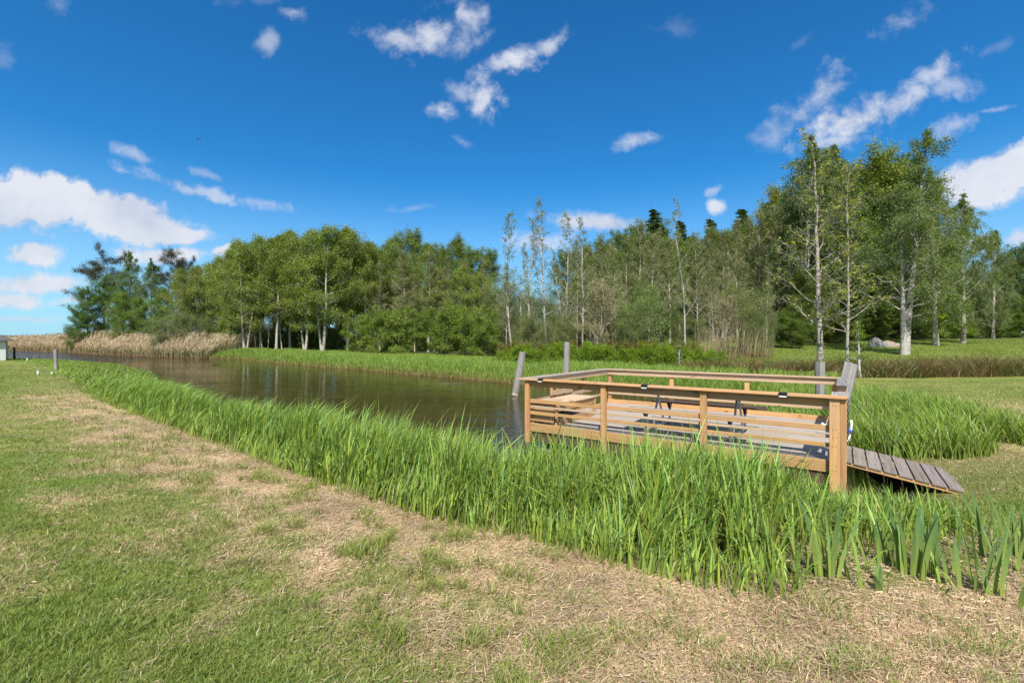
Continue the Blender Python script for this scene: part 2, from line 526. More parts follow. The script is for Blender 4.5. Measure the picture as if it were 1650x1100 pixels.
def dryness(x, y):
    """how far the mown grass has gone to straw: a strip along the reeds, patchy further out"""
    ed = edge_dist(x, y)
    n1 = fbm(x * 0.62 + y * 0.35, y * 0.95 - x * 0.2, 21, 5)
    n2 = fbm(x * 2.3, y * 2.9, 31, 4)
    rt = sstep(-1.0, 2.5, x) * 0.5
    wob = ((n1 - 0.5) * 3.0 + (n2 - 0.5) * 3.2) * (1 - 0.45 * sstep(-1, 1.5, x))
    d = sstep(2.7 + rt, 0.2 + rt, ed + wob) * sstep(-0.5, 0.1, ed)
    d = np.maximum(d, 0.34 * sstep(0.56, 0.74, n1) + 0.20 * sstep(0.55, 0.75, n2))
    d = np.maximum(d, sstep(-1.2, 1.0, x) * sstep(0, 0.2, ed) * (0.30 + 0.75 * n2))
    far = sstep(13, 20, y) * sstep(0, -5, x)
    d = d * (1 - 0.85 * far)
    # right bank: mown path with straw between the two reed beds
    right = sstep(4.6, 6.0, x) * sstep(5, 7, y)
    pr = sstep(0.42, 0.68, fbm(x * 0.45, y * 0.5, 41, 4)) * sstep(17, 12, y)
    d = np.where(right > 0.5, np.maximum(0.10, pr * 0.50), d)
    return np.clip(d, 0, 1)


GREEN = np.array([0.120, 0.215, 0.026])
YGREEN = np.array([0.33, 0.335, 0.085])
STRAW = np.array([0.62, 0.48, 0.31])
SOIL = np.array([0.060, 0.042, 0.026])


def lawn_col(x, y):
    d = dryness(x, y)[..., None]
    n = fbm(x * 0.9, y * 1.1, 51, 3)[..., None]
    g = GREEN + (YGREEN - GREEN) * np.clip(0.25 + 1.3 * (n - 0.4) + 0.5 * d, 0, 1)
    br = fbm(x * 1.5, y * 1.9, 201, 4)[..., None]
    return g * (1 - d) + STRAW * np.array([0.98, 0.9, 0.86]) * (0.45 + 0.85 * br) * d, d[..., 0]


def axis_pts(lo, hi, step, out_lo, out_hi, g):
    a = list(np.arange(lo, hi + 1e-6, step))
    s, v = step, lo
    left = []
    while v > out_lo:
        s *= g
        v -= s
        left.append(v)
    s, v = step, hi
    right = []
    while v < out_hi:
        s *= g
        v += s
        right.append(v)
    return np.array(left[::-1] + a + right)


gx = axis_pts(-11, 9, 0.16, -5000, 5000, 1.055)
gy = axis_pts(1.0, 13, 0.13, -300, 6000, 1.05)
GX, GY = np.meshgrid(gx, gy, indexing='xy')
Z = ground_z(GX, GY)
sd_ = sdist(GX, GY)
c, _d = lawn_col(GX, GY)
c *= 0.8
ed = edge_dist(GX, GY)
# under the reeds and in the water: dark mud; under the trees: leaf mould
belt = (sstep(0.1, -0.3, ed) * (GY < 60) * (sd_ < 3.0) * (GX < 4.9) * (GY < edge_y(GX) + 9))[..., None]
belt = belt * (1 - 0.75 * sstep(1.6, 2.6, GX) * sstep(5.2, 4.6, GY))[..., None]
c = c * (1 - belt) + np.array([0.085, 0.068, 0.035]) * belt
wet = sstep(0.25, -0.1, sd_)[..., None]
c = c * (1 - wet) + np.array([0.040, 0.028, 0.017]) * wet
rb = (sstep(4.6, 5.2, GX) * sstep(9.3, 8.2, GX) * sstep(5.6, 6.2, GY) * sstep(9.5, 7.6, GY))[..., None] * 0.45
c = c * (1 - rb) + np.array([0.20, 0.150, 0.085]) * rb
rdx, rdy = GX - 0.32, GY - 9.5
ra_, rb2 = rdx * 0.808 - rdy * 0.589, rdx * 0.589 + rdy * 0.808
rampshade = (sstep(5.0, 5.3, ra_) * sstep(6.5, 6.2, ra_) * sstep(0.0, 0.5, rb2) * sstep(2.3, 2.0, rb2))[..., None]  # ground below the ramp coloured mud-dark to stand for the shade there
c = c * (1 - rampshade) + np.array([0.035, 0.027, 0.018]) * rampshade
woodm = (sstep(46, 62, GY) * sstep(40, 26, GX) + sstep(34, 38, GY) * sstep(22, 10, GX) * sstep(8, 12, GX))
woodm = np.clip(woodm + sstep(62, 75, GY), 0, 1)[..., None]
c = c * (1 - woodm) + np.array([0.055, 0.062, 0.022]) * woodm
rise = (sstep(9, 14, GX) * sstep(23, 28, GY) * (1 - woodm[..., 0]))[..., None]
nn = fbm(GX * 0.5, GY * 0.4, 61, 4)[..., None]
c = c * (1 - rise) + (np.array([0.155, 0.205, 0.038]) * (0.75 + 0.5 * nn)) * rise
nx, ny = len(gx), len(gy)
i = (np.arange(ny - 1)[:, None] * nx + np.arange(nx - 1)[None, :]).ravel()
gm = MB()
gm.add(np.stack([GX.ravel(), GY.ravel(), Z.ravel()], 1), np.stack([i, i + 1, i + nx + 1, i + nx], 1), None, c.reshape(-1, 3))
m, N = new_mat('ground_turf')
ob = N.n('ShaderNodeTexCoord').outputs['Object']
at = N.n('ShaderNodeAttribute', attribute_name='Col').outputs[0]
n1 = N.noise(ob, 9.0, 6.0, 0.65)
n2 = N.noise(ob, 70.0, 5.0, 0.7)
f = N.math('MULTIPLY_ADD', n1, 0.5, N.math('MULTIPLY', n2, 0.5))
cc = N.mix(1.0, at, N.ramp(f, [(0.3, (0.42, 0.42, 0.40)), (0.52, (0.95, 0.95, 0.95)), (0.7, (1.45, 1.42, 1.35))]), 'MULTIPLY')
bp = N.n('ShaderNodeBump', ins={'Strength': 0.7, 'Distance': 0.03, 'Height': f})
p = N.n('ShaderNodeBsdfPrincipled', ins={'Base Color': cc, 'Roughness': 0.95, 'Specular IOR Level': 0.1, 'Normal': bp.outputs[0]})
out(N, p.outputs[0])
tag(obj('ground', gm.mesh('ground', m, True)), kind='structure')

# water
m, N = new_mat('pond_water')
ob = N.n('ShaderNodeTexCoord').outputs['Object']
mp = N.n('ShaderNodeMapping', ins={0: ob, 2: (0, 0, R(-35)), 3: (0.55, 2.6, 1)}).outputs[0]
w1 = N.noise(mp, 1.0, 3.0, 0.5, 0.5)
w2 = N.noise(N.n('ShaderNodeMapping', ins={0: ob, 2: (0, 0, R(20)), 3: (2.2, 7.0, 1)}).outputs[0], 1.0, 2.0, 0.5)
sx = N.n('ShaderNodeSeparateXYZ', ins={0: ob}).outputs[0]
open_ = N.mapr(sx, -38.0, -62.0, 0.0, 14.0, smooth=True)
calm = N.math('ADD', N.mapr(N.noise(ob, 0.13, 3.0, 0.5), 0.35, 0.62, 0.20, 1.25), open_)
h = N.math('MULTIPLY', N.math('ADD', w1, N.math('MULTIPLY', w2, 0.18)), calm)
bp = N.n('ShaderNodeBump', ins={'Strength': 0.26, 'Distance': 0.10, 'Height': h})
mud = N.noise(ob, 0.35, 4.0, 0.6)
wc = N.mix(mud, (0.028, 0.020, 0.008, 1), (0.050, 0.035, 0.015, 1))
dif = N.n('ShaderNodeBsdfDiffuse', ins={0: wc, 'Normal': bp.outputs[0]})
glo = N.n('ShaderNodeBsdfGlossy', ins={0: (0.92, 0.92, 0.92, 1), 'Roughness': 0.02, 'Normal': bp.outputs[0]})
fr = N.n('ShaderNodeFresnel', ins={'IOR': 1.333, 'Normal': bp.outputs[0]})
out(N, N.n('ShaderNodeMixShader', ins={0: fr.outputs[0], 1: dif.outputs[0], 2: glo.outputs[0]}).outputs[0])
wm = MB()
wx = [-2500, -320, 14]
wm.add([(-320, 4.5, 0), (14, 4.5, 0), (14, 70, 0), (-320, 210, 0)], [(0, 1, 2, 3)])
tag(obj('pond_water', wm.mesh('pond_water', m)), kind='structure')

# ------------------------------------------------------------------ grass of the lawn
rng = np.random.default_rng(1)


def in_platform(x, y, pad=0.05):
    dx, dy = x - 0.32, y - 9.5
    a = dx * 0.808 - dy * 0.589
    b = dx * 0.589 + dy * 0.808
    deck = (a > -0.1) & (a < 5.4) & (b > -0.15 + pad * 0) & (b < 4.1)
    ramp = (a > 5.2) & (a < 6.62) & (b > 0.72) & (b < 2.12)
    return deck | ramp


def rmid(x, y):
    """the reed bed on the right of the platform"""
    poly = np.array([(5.75, 8.9), (6.5, 8.15), (7.6, 7.75), (8.8, 8.0), (9.9, 9.2), (11.5, 11.5), (13.0, 15.0), (12.2, 18.5), (9, 19.0), (7.2, 15.0), (5.9, 11.5)])
    return sdist(x, y, poly) + (fbm(x * 1.1, y * 1.1, 211, 4) - 0.5) * 2.4 < -0.1


def weedbank(x, y):
    return (y > 20.8 + 0.11 * x - 1.0 + (fbm(x * 0.4, y * 0.1, 71) - 0.5) * 1.2) & (y < 22.6 + 0.13 * x) & (x > 8.5)


n = 430000
lo, hi = 1.9, 34.0
Y = lo * (hi / lo) ** rng.random(n)
X = (rng.random(n) * 2 - 1) * (1.2 * Y + 0.7)
ed = edge_dist(X, Y)
sdw = sdist(X, Y)
keep = (sdw > 0.25) & ~in_platform(X, Y) & ~rmid(X, Y) & ~weedbank(X, Y)
keep &= (ed > 0.0) | ((X > 4.5) & (Y < 21)) 
X, Y, ed = X[keep], Y[keep], ed[keep]
col, dr = lawn_col(X, Y)
tuft = fbm(X * 4.2, Y * 5.0, 81, 4)
tf = sstep(0.53, 0.68, tuft) * sstep(4.2, 0.8, ed) * sstep(0.15, 0.5, dr) * (1 - 0.6 * sstep(-0.5, 0.8, X))
keep = rng.random(len(X)) < (1.0 - 0.72 * dr * (1 - tf))
X, Y, col, dr, tf, ed = X[keep], Y[keep], col[keep], dr[keep], tf[keep], ed[keep]
n = len(X)
isg = rng.random(n) > dr * 0.62 * (1 - tf)
k = (0.75 + 0.55 * rng.random(n))[:, None]
yl = rng.random(n)[:, None]
gcol = (GREEN * (1 - yl * 0.55) + YGREEN * yl * 0.55) * k
gcol = gcol * (1 - 0.5 * tf[:, None]) + np.array([0.24, 0.29, 0.040]) * k * 0.5 * tf[:, None]
scol = STRAW * (0.7 + 0.5 * rng.random(n))[:, None]
tip = np.where(isg[:, None], gcol * 1.15, scol)
root = np.where(isg[:, None], gcol * 0.8 * 0.7 + STRAW * 0.25 * 0.5, scol * 0.9)
hh = (0.030 + 0.035 * rng.random(n)) * (0.7 + 0.8 * fbm(X * 1.1, Y * 1.1, 91, 3)) + tf * (0.04 + 0.07 * rng.random(n))
sp = (rng.random(n) < 0.035) & (dr > 0.3) & (ed < 4.5)
hh = np.where(sp, 0.05 + 0.08 * rng.random(n), hh)
tip[sp] = np.array([0.26, 0.30, 0.045]) * k[sp]
isg = isg | sp
hh *= np.where(Y > 12, 1.2, 1.0)
ww = (0.0022 + 0.0016 * rng.random(n)) * (1 + Y / 6.0)
la = rng.random(n) * 2 * np.pi
lean = np.stack([np.cos(la) + 0.25, np.sin(la)], 1)
P = np.stack([X, Y, ground_z(X, Y) - 0.004], 1)
mb = MB()
blades(mb, P, hh, ww, lean, np.where(isg, 0.3 + 0.7 * rng.random(n), 1.2), root, tip, seg=2)
tag(obj('lawn_grass', mb.mesh('lawn_grass', M_GRASS)), 'short mown grass, green to yellow, covering the lawn before the pond', 'grass', kind='stuff')

# straw: cut stems lying flat
n = 330000
lo, hi = 1.9, 20.0
Y = lo * (hi / lo) ** rng.random(n)
X = (rng.random(n) * 2 - 1) * (1.2 * Y + 0.7)
dr = dryness(X, Y)
sdw = sdist(X, Y)
bt = (edge_dist(X, Y) < 0) & (X < 5.2)
keep = (sdw > 0.05) & ~in_platform(X, Y) & (rng.random(n) < np.where(bt, np.interp(X, [1.5, 2.5], [0.25, 0.9]), dr ** 1.3)) & (~bt | (Y < 8))
X, Y = X[keep], Y[keep]
n = len(X)
P = np.stack([X, Y, ground_z(X, Y) + 0.004 + 0.02 * rng.random(n)], 1)
aa = rng.random(n) * np.pi * 2
aa = np.where(rng.random(n) < 0.5, 0.5 + 0.6 * rng.standard_normal(n), aa)
L = (0.012 + 0.055 * rng.random(n) ** 2.5) * (1 + 1.2 * sstep(1.5, 3.5, X) * sstep(4.5, 3.5, Y) * (rng.random(n) < 0.35))
wd = (0.0006 + 0.0011 * rng.random(n)) * (1 + Y / 6)
dv = np.stack([np.cos(aa), np.sin(aa), 0.14 * rng.standard_normal(n)], 1) * L[:, None] * 0.5
sv = np.stack([-np.sin(aa), np.cos(aa), 0.5 * rng.standard_normal(n)], 1) * wd[:, None]
V = np.stack([P - dv - sv, P - dv + sv, P + dv + sv, P + dv - sv], 1).reshape(-1, 3)
sc = STRAW * (0.45 + 0.75 * rng.random(n))[:, None] * (0.55 + 0.9 * fbm(X * 1.5, Y * 1.9, 201, 4))[:, None] * np.stack([np.ones(n), 0.93 + 0.1 * rng.random(n), 0.85 + 0.25 * rng.random(n)], 1)
mb = MB()
mb.add(V, np.arange(n * 4).reshape(-1, 4), None, np.repeat(sc, 4, 0))
tag(obj('straw', mb.mesh('straw', M_DRY)), 'dry tan straw of cut stems strewn along the reed edge', 'straw', kind='stuff')


# ------------------------------------------------------------------ reed belts
def reed_cols(n, base=(0.225, 0.355, 0.046), var=0.42, pale=0.6):
    b = np.array(base)
    k = (1 - var + 2 * var * rng.random(n))[:, None]
    hue = rng.random(n)[:, None]
    c = b * k * np.concatenate([0.85 + 0.45 * hue, np.ones_like(hue), 0.8 + 0.6 * (1 - hue)], 1)
    root = c * 0.55 + np.array([0.16, 0.17, 0.05]) * pale
    return root, c


mb = MB()
for (n, xa, xb, wmul) in ((44000, -4.5, 4.9, 1.15), (36000, -16, -4.5, 1.2), (26000, -60, -16, 2.0)):
    X = xa + (xb - xa) * rng.random(n)
    Y = edge_y(X) - 0.12 + rng.random(n) * np.interp(X, [-60, -27, -14, -3, 0, 4.9], [10, 9, 5.2, 3.6, 3.4, 3.6])
    sdw = sdist(X, Y)
    ed = edge_dist(X, Y) + (fbm(X * 1.3, Y * 1.3, 181, 4) - 0.5) * 1.0 + 0.12
    kp = (sdw > -0.30) & (Y < 56) & ~in_platform(X, Y)
    kp &= rng.random(n) < np.where(Y > 4.5, np.interp(X, [2.3, 3.0, 4.9], [1.0, 0.75, 0.45]), np.interp(X, [1.6, 2.3, 2.9, 4.9], [1.0, 0.60, 0.16, 0.12])) * np.where((X > 2.2) & (ed > -0.8), 0.30, 1.0) * (0.45 + 0.55 * sstep(0.1, -0.3, ed))
    clump = fbm(X * 1.6, Y * 1.6, 101, 3)
    kp &= rng.random(n) < 0.35 + 1.3 * sstep(0.32, 0.6, clump)
    X, Y, sdw, ed, clump = X[kp], Y[kp], sdw[kp], ed[kp], clump[kp]
    q = len(X)
    h = (0.55 + 0.50 * rng.random(q) + 0.25 * (rng.random(q) < 0.08)) * (0.62 + 0.70 * clump)
    h *= 0.42 + 0.58 * sstep(0.15, -0.55, ed)
    h *= np.interp(X, [-32, -20, -9, -3, 2.4, 3.3, 4.9], [0.16, 0.45, 0.86, 1.08, 1.08, 0.64, 0.34])
    h *= (1.0 - 0.20 * sstep(0.9, 0.0, sdw) * sstep(-2.0, 0.0, X)) if xb > 0 else 1.0
    w = (0.009 + 0.014 * rng.random(q)) * wmul
    la = rng.standard_normal(q) * 0.9
    wind = np.interp(X, [-25, -8, 0, 4], [0.75, 0.7, 0.2, 0.12]) * (0.3 + 1.4 * fbm(X * 0.7, Y * 0.7, 191, 3))
    lean = np.stack([np.cos(la) * (rng.random(q) * 1.6 - 0.8) * (1 - wind * 0.6) + wind * 0.8, np.sin(la) * (1 - wind * 0.5)], 1)
    bend = np.clip(0.18 + 0.42 * rng.random(q) + wind * 0.35 + 0.75 * (rng.random(q) < 0.20), 0, 1.35)
    r0, c1 = reed_cols(q)
    if wmul > 1.1:
        c1 = c1 * np.array([0.9, 0.95, 1.1])
    dead = rng.random(q) < 0.085
    blu = rng.random(q) < 0.2
    c1[blu] = c1[blu] * np.array([0.72, 0.82, 1.3])
    c1[dead] = STRAW * (0.35 + 0.4 * rng.random(dead.sum()))[:, None]
    w[dead] *= 0.5
    h[dead] *= 0.8
    P = np.stack([X, Y, ground_z(X, Y) - 0.02], 1)
    fa = rng.standard_normal(q) * 0.9
    blades(mb, P, h, w, lean, bend, r0, c1, seg=4, face=fa)
tag(obj('near_bank_reeds', mb.mesh('near_bank_reeds', M_REED)), 'tall bright green sedge belt along the near bank of the pond', 'reeds', kind='stuff')

# reed bed to the right of the platform
n = 52000
X = 5.4 + 8.0 * rng.random(n)
Y = 7.6 + 11.6 * rng.random(n) ** 1.3
kp = rmid(X, Y) & ~in_platform(X, Y)
cl = fbm(X * 1.2, Y * 1.2, 111, 3)
kp &= rng.random(n) < (0.3 + 1.4 * sstep(0.3, 0.6, cl)) * np.interp(X, [8.5, 12.5], [1.0, 0.35])
X, Y, cl = X[kp], Y[kp], cl[kp]
q = len(X)
h = (0.5 + 0.6 * rng.random(q)) * (0.55 + 0.8 * cl) * np.interp(X, [7.0, 12.5], [0.92, 0.5])
h *= np.interp(Y, [7.7, 9.0], [0.75, 1.0])
r0, c1 = reed_cols(q, (0.185, 0.31, 0.040))
dead = rng.random(q) < 0.05
c1[dead] = STRAW * 0.8
la = rng.random(q) * 6.28
mb = MB()
blades(mb, np.stack([X, Y, ground_z(X, Y) - 0.02], 1), h, 0.011 + 0.012 * rng.random(q), np.stack([np.cos(la) * 0.7 - 0.15, np.sin(la) * 0.7], 1), 0.3 + 0.5 * rng.random(q), r0, c1, seg=4, face=rng.standard_normal(q))
tag(obj('side_reed_bed', mb.mesh('side_reed_bed', M_REED)), 'tall green reed bed standing behind the ramp of the platform', 'reeds', kind='stuff')

# far bank: sedge at the water and grass up to the trees
mb = MB()
FW = np.array([(9.5, 16.0)] + FAR_WATER + [(-41, 61)], float)
seg = np.hypot(*np.diff(FW, axis=0).T)
n = 150000
wts = seg / (0.5 * (FW[:-1, 1] + FW[1:, 1])) ** 0.7
si = rng.choice(len(seg), n, p=wts / wts.sum())
t = rng.random(n)
a, b = FW[si], FW[si + 1]
dv = (b - a) / seg[si][:, None]
nv = np.stack([dv[:, 1], -dv[:, 0]], 1)
off = -0.25 + 13.0 * rng.random(n) ** 1.7
pt = a + (b - a) * t[:, None] + nv * off[:, None] + rng.standard_normal((n, 2)) * 0.1
X, Y = pt[:, 0], pt[:, 1]
sdw = sdist(X, Y)
cl = fbm(X * 0.45, Y * 0.45, 121, 4)
kp = (sdw > -0.35) & ~in_platform(X, Y) & (rng.random(n) < 0.4 + 1.2 * sstep(0.3, 0.6, cl)) & ~((X > 9.5) & (Y < 20))
X, Y, sdw, cl = X[kp], Y[kp], sdw[kp], cl[kp]
q = len(X)
h = (0.55 + 0.40 * rng.random(q)) * (0.6 + 0.7 * cl) * np.interp(sdw, [-0.3, 0.5, 4.5, 6.5], [0.7, 1.05, 1.0, 0.62])
r0, c1 = reed_cols(q, (0.175, 0.295, 0.040))
lg = sstep(4.0, 6.5, sdw)[:, None]
c1 = c1 * (1 - lg * 0.7) + np.array([0.19, 0.27, 0.032]) * lg * 0.7
wl = sstep(0.25, -0.15, sdw)[:, None]
r0 = r0 * (1 - wl) + np.array([0.26, 0.17, 0.08]) * wl
drw = rng.random(q) < 0.25 * wl[:, 0]
c1[drw] = np.array([0.30, 0.20, 0.10])
h = np.where(drw, h * 0.5, h)
la = rng.random(q) * 6.28
blades(mb, np.stack([X, Y, ground_z(X, Y) - 0.02], 1), h, (0.018 + 0.016 * rng.random(q)) * np.interp(Y, [18, 60], [0.9, 1.7]), np.stack([np.cos(la) * 0.6 + 0.2, np.sin(la) * 0.6], 1), 0.3 + 0.5 * rng.random(q), r0, c1, seg=3, face=rng.standard_normal(q) * 0.8)
tag(obj('far_bank_grass', mb.mesh('far_bank_grass', M_REED)), 'fresh green sedge and grass along the far bank below the trees', 'grass', kind='stuff')

# rough brown and green weeds on the bank behind the mown path
n = 60000
X = 8.5 + 30 * rng.random(n)
Y = 20.6 + 0.10 * X + 4.6 * rng.random(n)
kp = weedbank(X, Y)
cl = fbm(X * 0.9, Y * 0.9, 131, 4)
kp &= rng.random(n) < 0.35 + 1.3 * sstep(0.35, 0.6, cl)
X, Y, cl = X[kp], Y[kp], cl[kp]
q = len(X)
br = (rng.random(q) < np.clip(0.50 + 1.5 * (fbm(X * 0.7, Y * 0.5, 141, 3) - 0.5), 0.1, 0.9))[:, None]
k = (0.6 + 0.7 * rng.random(q))[:, None]
c1 = np.where(br, np.array([0.27, 0.165, 0.085]) * k, np.array([0.115, 0.145, 0.030]) * k)
h = (0.35 + 0.85 * rng.random(q)) * (0.5 + 1.0 * cl)
la = rng.random(q) * 6.28
mb = MB()
blades(mb, np.stack([X, Y, ground_z(X, Y) - 0.02], 1), h, 0.014 + 0.022 * rng.random(q), np.stack([np.cos(la), np.sin(la)], 1), 0.35 + 0.7 * rng.random(q), c1 * 0.8, c1, seg=3)
tag(obj('weed_bank', mb.mesh('weed_bank', M_GRASS)), 'rough brown and green weeds on the bank behind the right path', 'weeds', kind='stuff')

# meadow beyond it, up the slope
n = 110000
Y = 23 + 45 * rng.random(n) ** 1.6
X = 6 + (1.25 * Y - 4) * rng.random(n)
kp = ~weedbank(X, Y) & (sdist(X, Y) > 3)
X, Y = X[kp], Y[kp]
q = len(X)
yl = np.clip(fbm(X * 0.3, Y * 0.25, 151, 3) * 1.5 - 0.4 + 0.3 * rng.random(q), 0, 1)[:, None]
c1 = (np.array([0.13, 0.205, 0.034]) * (1 - yl) + np.array([0.25, 0.28, 0.06]) * yl) * (0.75 + 0.5 * rng.random(q))[:, None]
la = rng.random(q) * 6.28
mb = MB()
blades(mb, np.stack([X, Y, ground_z(X, Y) - 0.01], 1), np.interp(X, [8, 22], [0.30, 0.10]) * (0.6 + 0.7 * rng.random(q)), 0.03 + 0.03 * rng.random(q), np.stack([np.cos(la), np.sin(la)], 1), 0.3 + 0.6 * rng.random(q), c1 * 0.8, c1, seg=2)
tag(obj('meadow_grass', mb.mesh('meadow_grass', M_GRASS)), 'yellowish green meadow grass rising to the woods on the right', 'grass', kind='stuff')


# dry common reed: tan stems with plumes
def dry_reed(name, label, pts, h, wst, green, plume=True, leaves=2.0, dull=1.0):
    X, Y = pts
    q = len(X)
    zz = np.maximum(ground_z(X, Y), -0.15)
    P = np.stack([X, Y, zz - 0.03], 1)
    k = (0.6 + 0.6 * rng.random(q))[:, None] * dull
    c1 = np.array([0.64, 0.545, 0.36]) * k
    c0 = np.array([0.36, 0.235, 0.125]) * k
    mb = MB()
    la = rng.standard_normal(q) * 0.8
    lean = np.stack([0.4 * np.cos(la) + 0.15, 0.4 * np.sin(la)], 1)
    bend = 0.15 + 0.35 * rng.random(q) ** 2
    fa = rng.standard_normal(q) * 0.9
    blades(mb, P, h, wst * (0.7 + 0.6 * rng.random(q)), lean, bend, c0, c1, seg=3, face=fa)
    if plume:
        hor = bend * h
        tipp = P + np.stack([lean[:, 0] * hor, lean[:, 1] * hor, h * (1 - 0.35 * 0.8 * bend) - 0.38], 1)
        pc = np.array([0.58, 0.47, 0.325]) * k
        blades(mb, tipp, 0.30 + 0.25 * rng.random(q), wst * 2.6, lean + np.array([0.5, 0]), 0.7 + 0.3 * rng.random(q), pc, pc * 1.15, seg=3, face=fa)
    # leaves, dry and a few fresh green, leaving the stems
    if leaves:
        rep = rng.choice(q, int(q * leaves))
        P, k, lean, bend, h = P[rep], k[rep], lean[rep], bend[rep], h[rep]
        green = np.broadcast_to(green, (q,))[rep]
        wst = np.broadcast_to(wst, (q,))[rep]
        q = len(rep)
    else:
        return tag(obj(name, mb.mesh(name, M_DRY)), label, 'reeds', kind='stuff')
    g = rng.random(q) < green
    lc = np.where(g[:, None], np.array([0.135, 0.20, 0.065]) * k, np.array([0.58, 0.45, 0.27]) * k)
    s = 0.25 + 0.6 * rng.random(q)
    s = np.where(g, 0.12 + 0.42 * rng.random(q), s)
    lb = P + np.stack([lean[:, 0] * bend * h * s * s, lean[:, 1] * bend * h * s * s, h * s], 1)
    la2 = rng.random(q) * 6.28
    blades(mb, lb, 0.45 + 0.4 * rng.random(q), wst * 1.5, np.stack([np.cos(la2), np.sin(la2)], 1), 0.8 + 0.4 * rng.random(q), lc, lc, seg=2, face=la2 + 1.57)
    return tag(obj(name, mb.mesh(name, M_DRY)), label, 'reeds', kind='stuff')


RW = np.array([(-40, 60.5), (-41, 61), (-52, 67), (-69, 78), (-83, 88), (-136, 121), (-230, 160)], float)
seg = np.hypot(*np.diff(RW, axis=0).T)
wts = seg / (0.5 * (RW[:-1, 1] + RW[1:, 1]))
n = 26000
si = rng.choice(len(seg), n, p=wts / wts.sum())
t = rng.random(n)
a, b = RW[si], RW[si + 1]
dv = (b - a) / seg[si][:, None]
nv = np.stack([dv[:, 1], -dv[:, 0]], 1)
off = -0.9 + 11 * rng.random(n) ** 1.6
pt = a + (b - a) * t[:, None] + nv * off[:, None]
X, Y = pt[:, 0], pt[:, 1]
h = np.interp(X, [-136, -83, -52, -36, -31], [3.6, 3.9, 3.4, 2.8, 2.2]) * (0.62 + 0.48 * rng.random(n)) * (0.75 + 0.5 * fbm(X * 0.25, Y * 0.25, 221, 3)) * np.interp(off, [-0.9, 1.5], [0.62, 1.0])
dry_reed('dry_reed_belt', 'wide belt of tall tan reeds with feathery plumes across the lake', (X, Y), h, 0.030 * np.interp(Y, [57, 120], [1.0, 1.8]), np.interp(X, [-83, -55, -42], [0.5, 0.7, 0.92]))
n = 430
px = 1120 + 125 * rng.random(n)
Y = 33.5 + 6 * rng.random(n)
X = (px - 825) / F * Y
dry_reed('dry_reed_patch', 'upright patch of pale dry reeds before the willows behind the platform', (X, Y), (1.1 + 2.6 * rng.random(n) ** 1.4), 0.024, 0.05, False, 0, 0.66)

# a far wood on the other side of the lake
n = 26000
X = -620 + 420 * rng.random(n)
top = 4.5 + 6.5 * fbm(X * 0.022, X * 0 + 3.3, 161, 5) ** 1.3
Y = 470 + 30 * rng.random(n)
zc = top * rng.random(n) ** 0.7
s = 0.9 + 0.9 * rng.random(n)
th = rng.random((n, 3)) * 2 - 1
th /= np.linalg.norm(th, axis=1)[:, None]
u2 = np.cross(th, rng.random((n, 3)) - 0.5)
u2 /= np.linalg.norm(u2, axis=1)[:, None]
C0 = np.stack([X, Y, zc], 1)
V = np.stack([C0 - th * s[:, None], C0 + u2 * s[:, None] * 0.6, C0 + th * s[:, None], C0 - u2 * s[:, None] * 0.6], 1).reshape(-1, 3)
mb = MB()
mb.add(V, np.arange(4 * n).reshape(-1, 4), None, np.repeat(np.array([0.055, 0.08, 0.05]) * (0.7 + 0.6 * rng.random(n))[:, None], 4, 0))
tag(obj('distant_woodland', mb.mesh('distant_woodland', M_LEAF)), 'low dark line of far woods on the horizon beyond the reeds', 'woodland', kind='stuff')

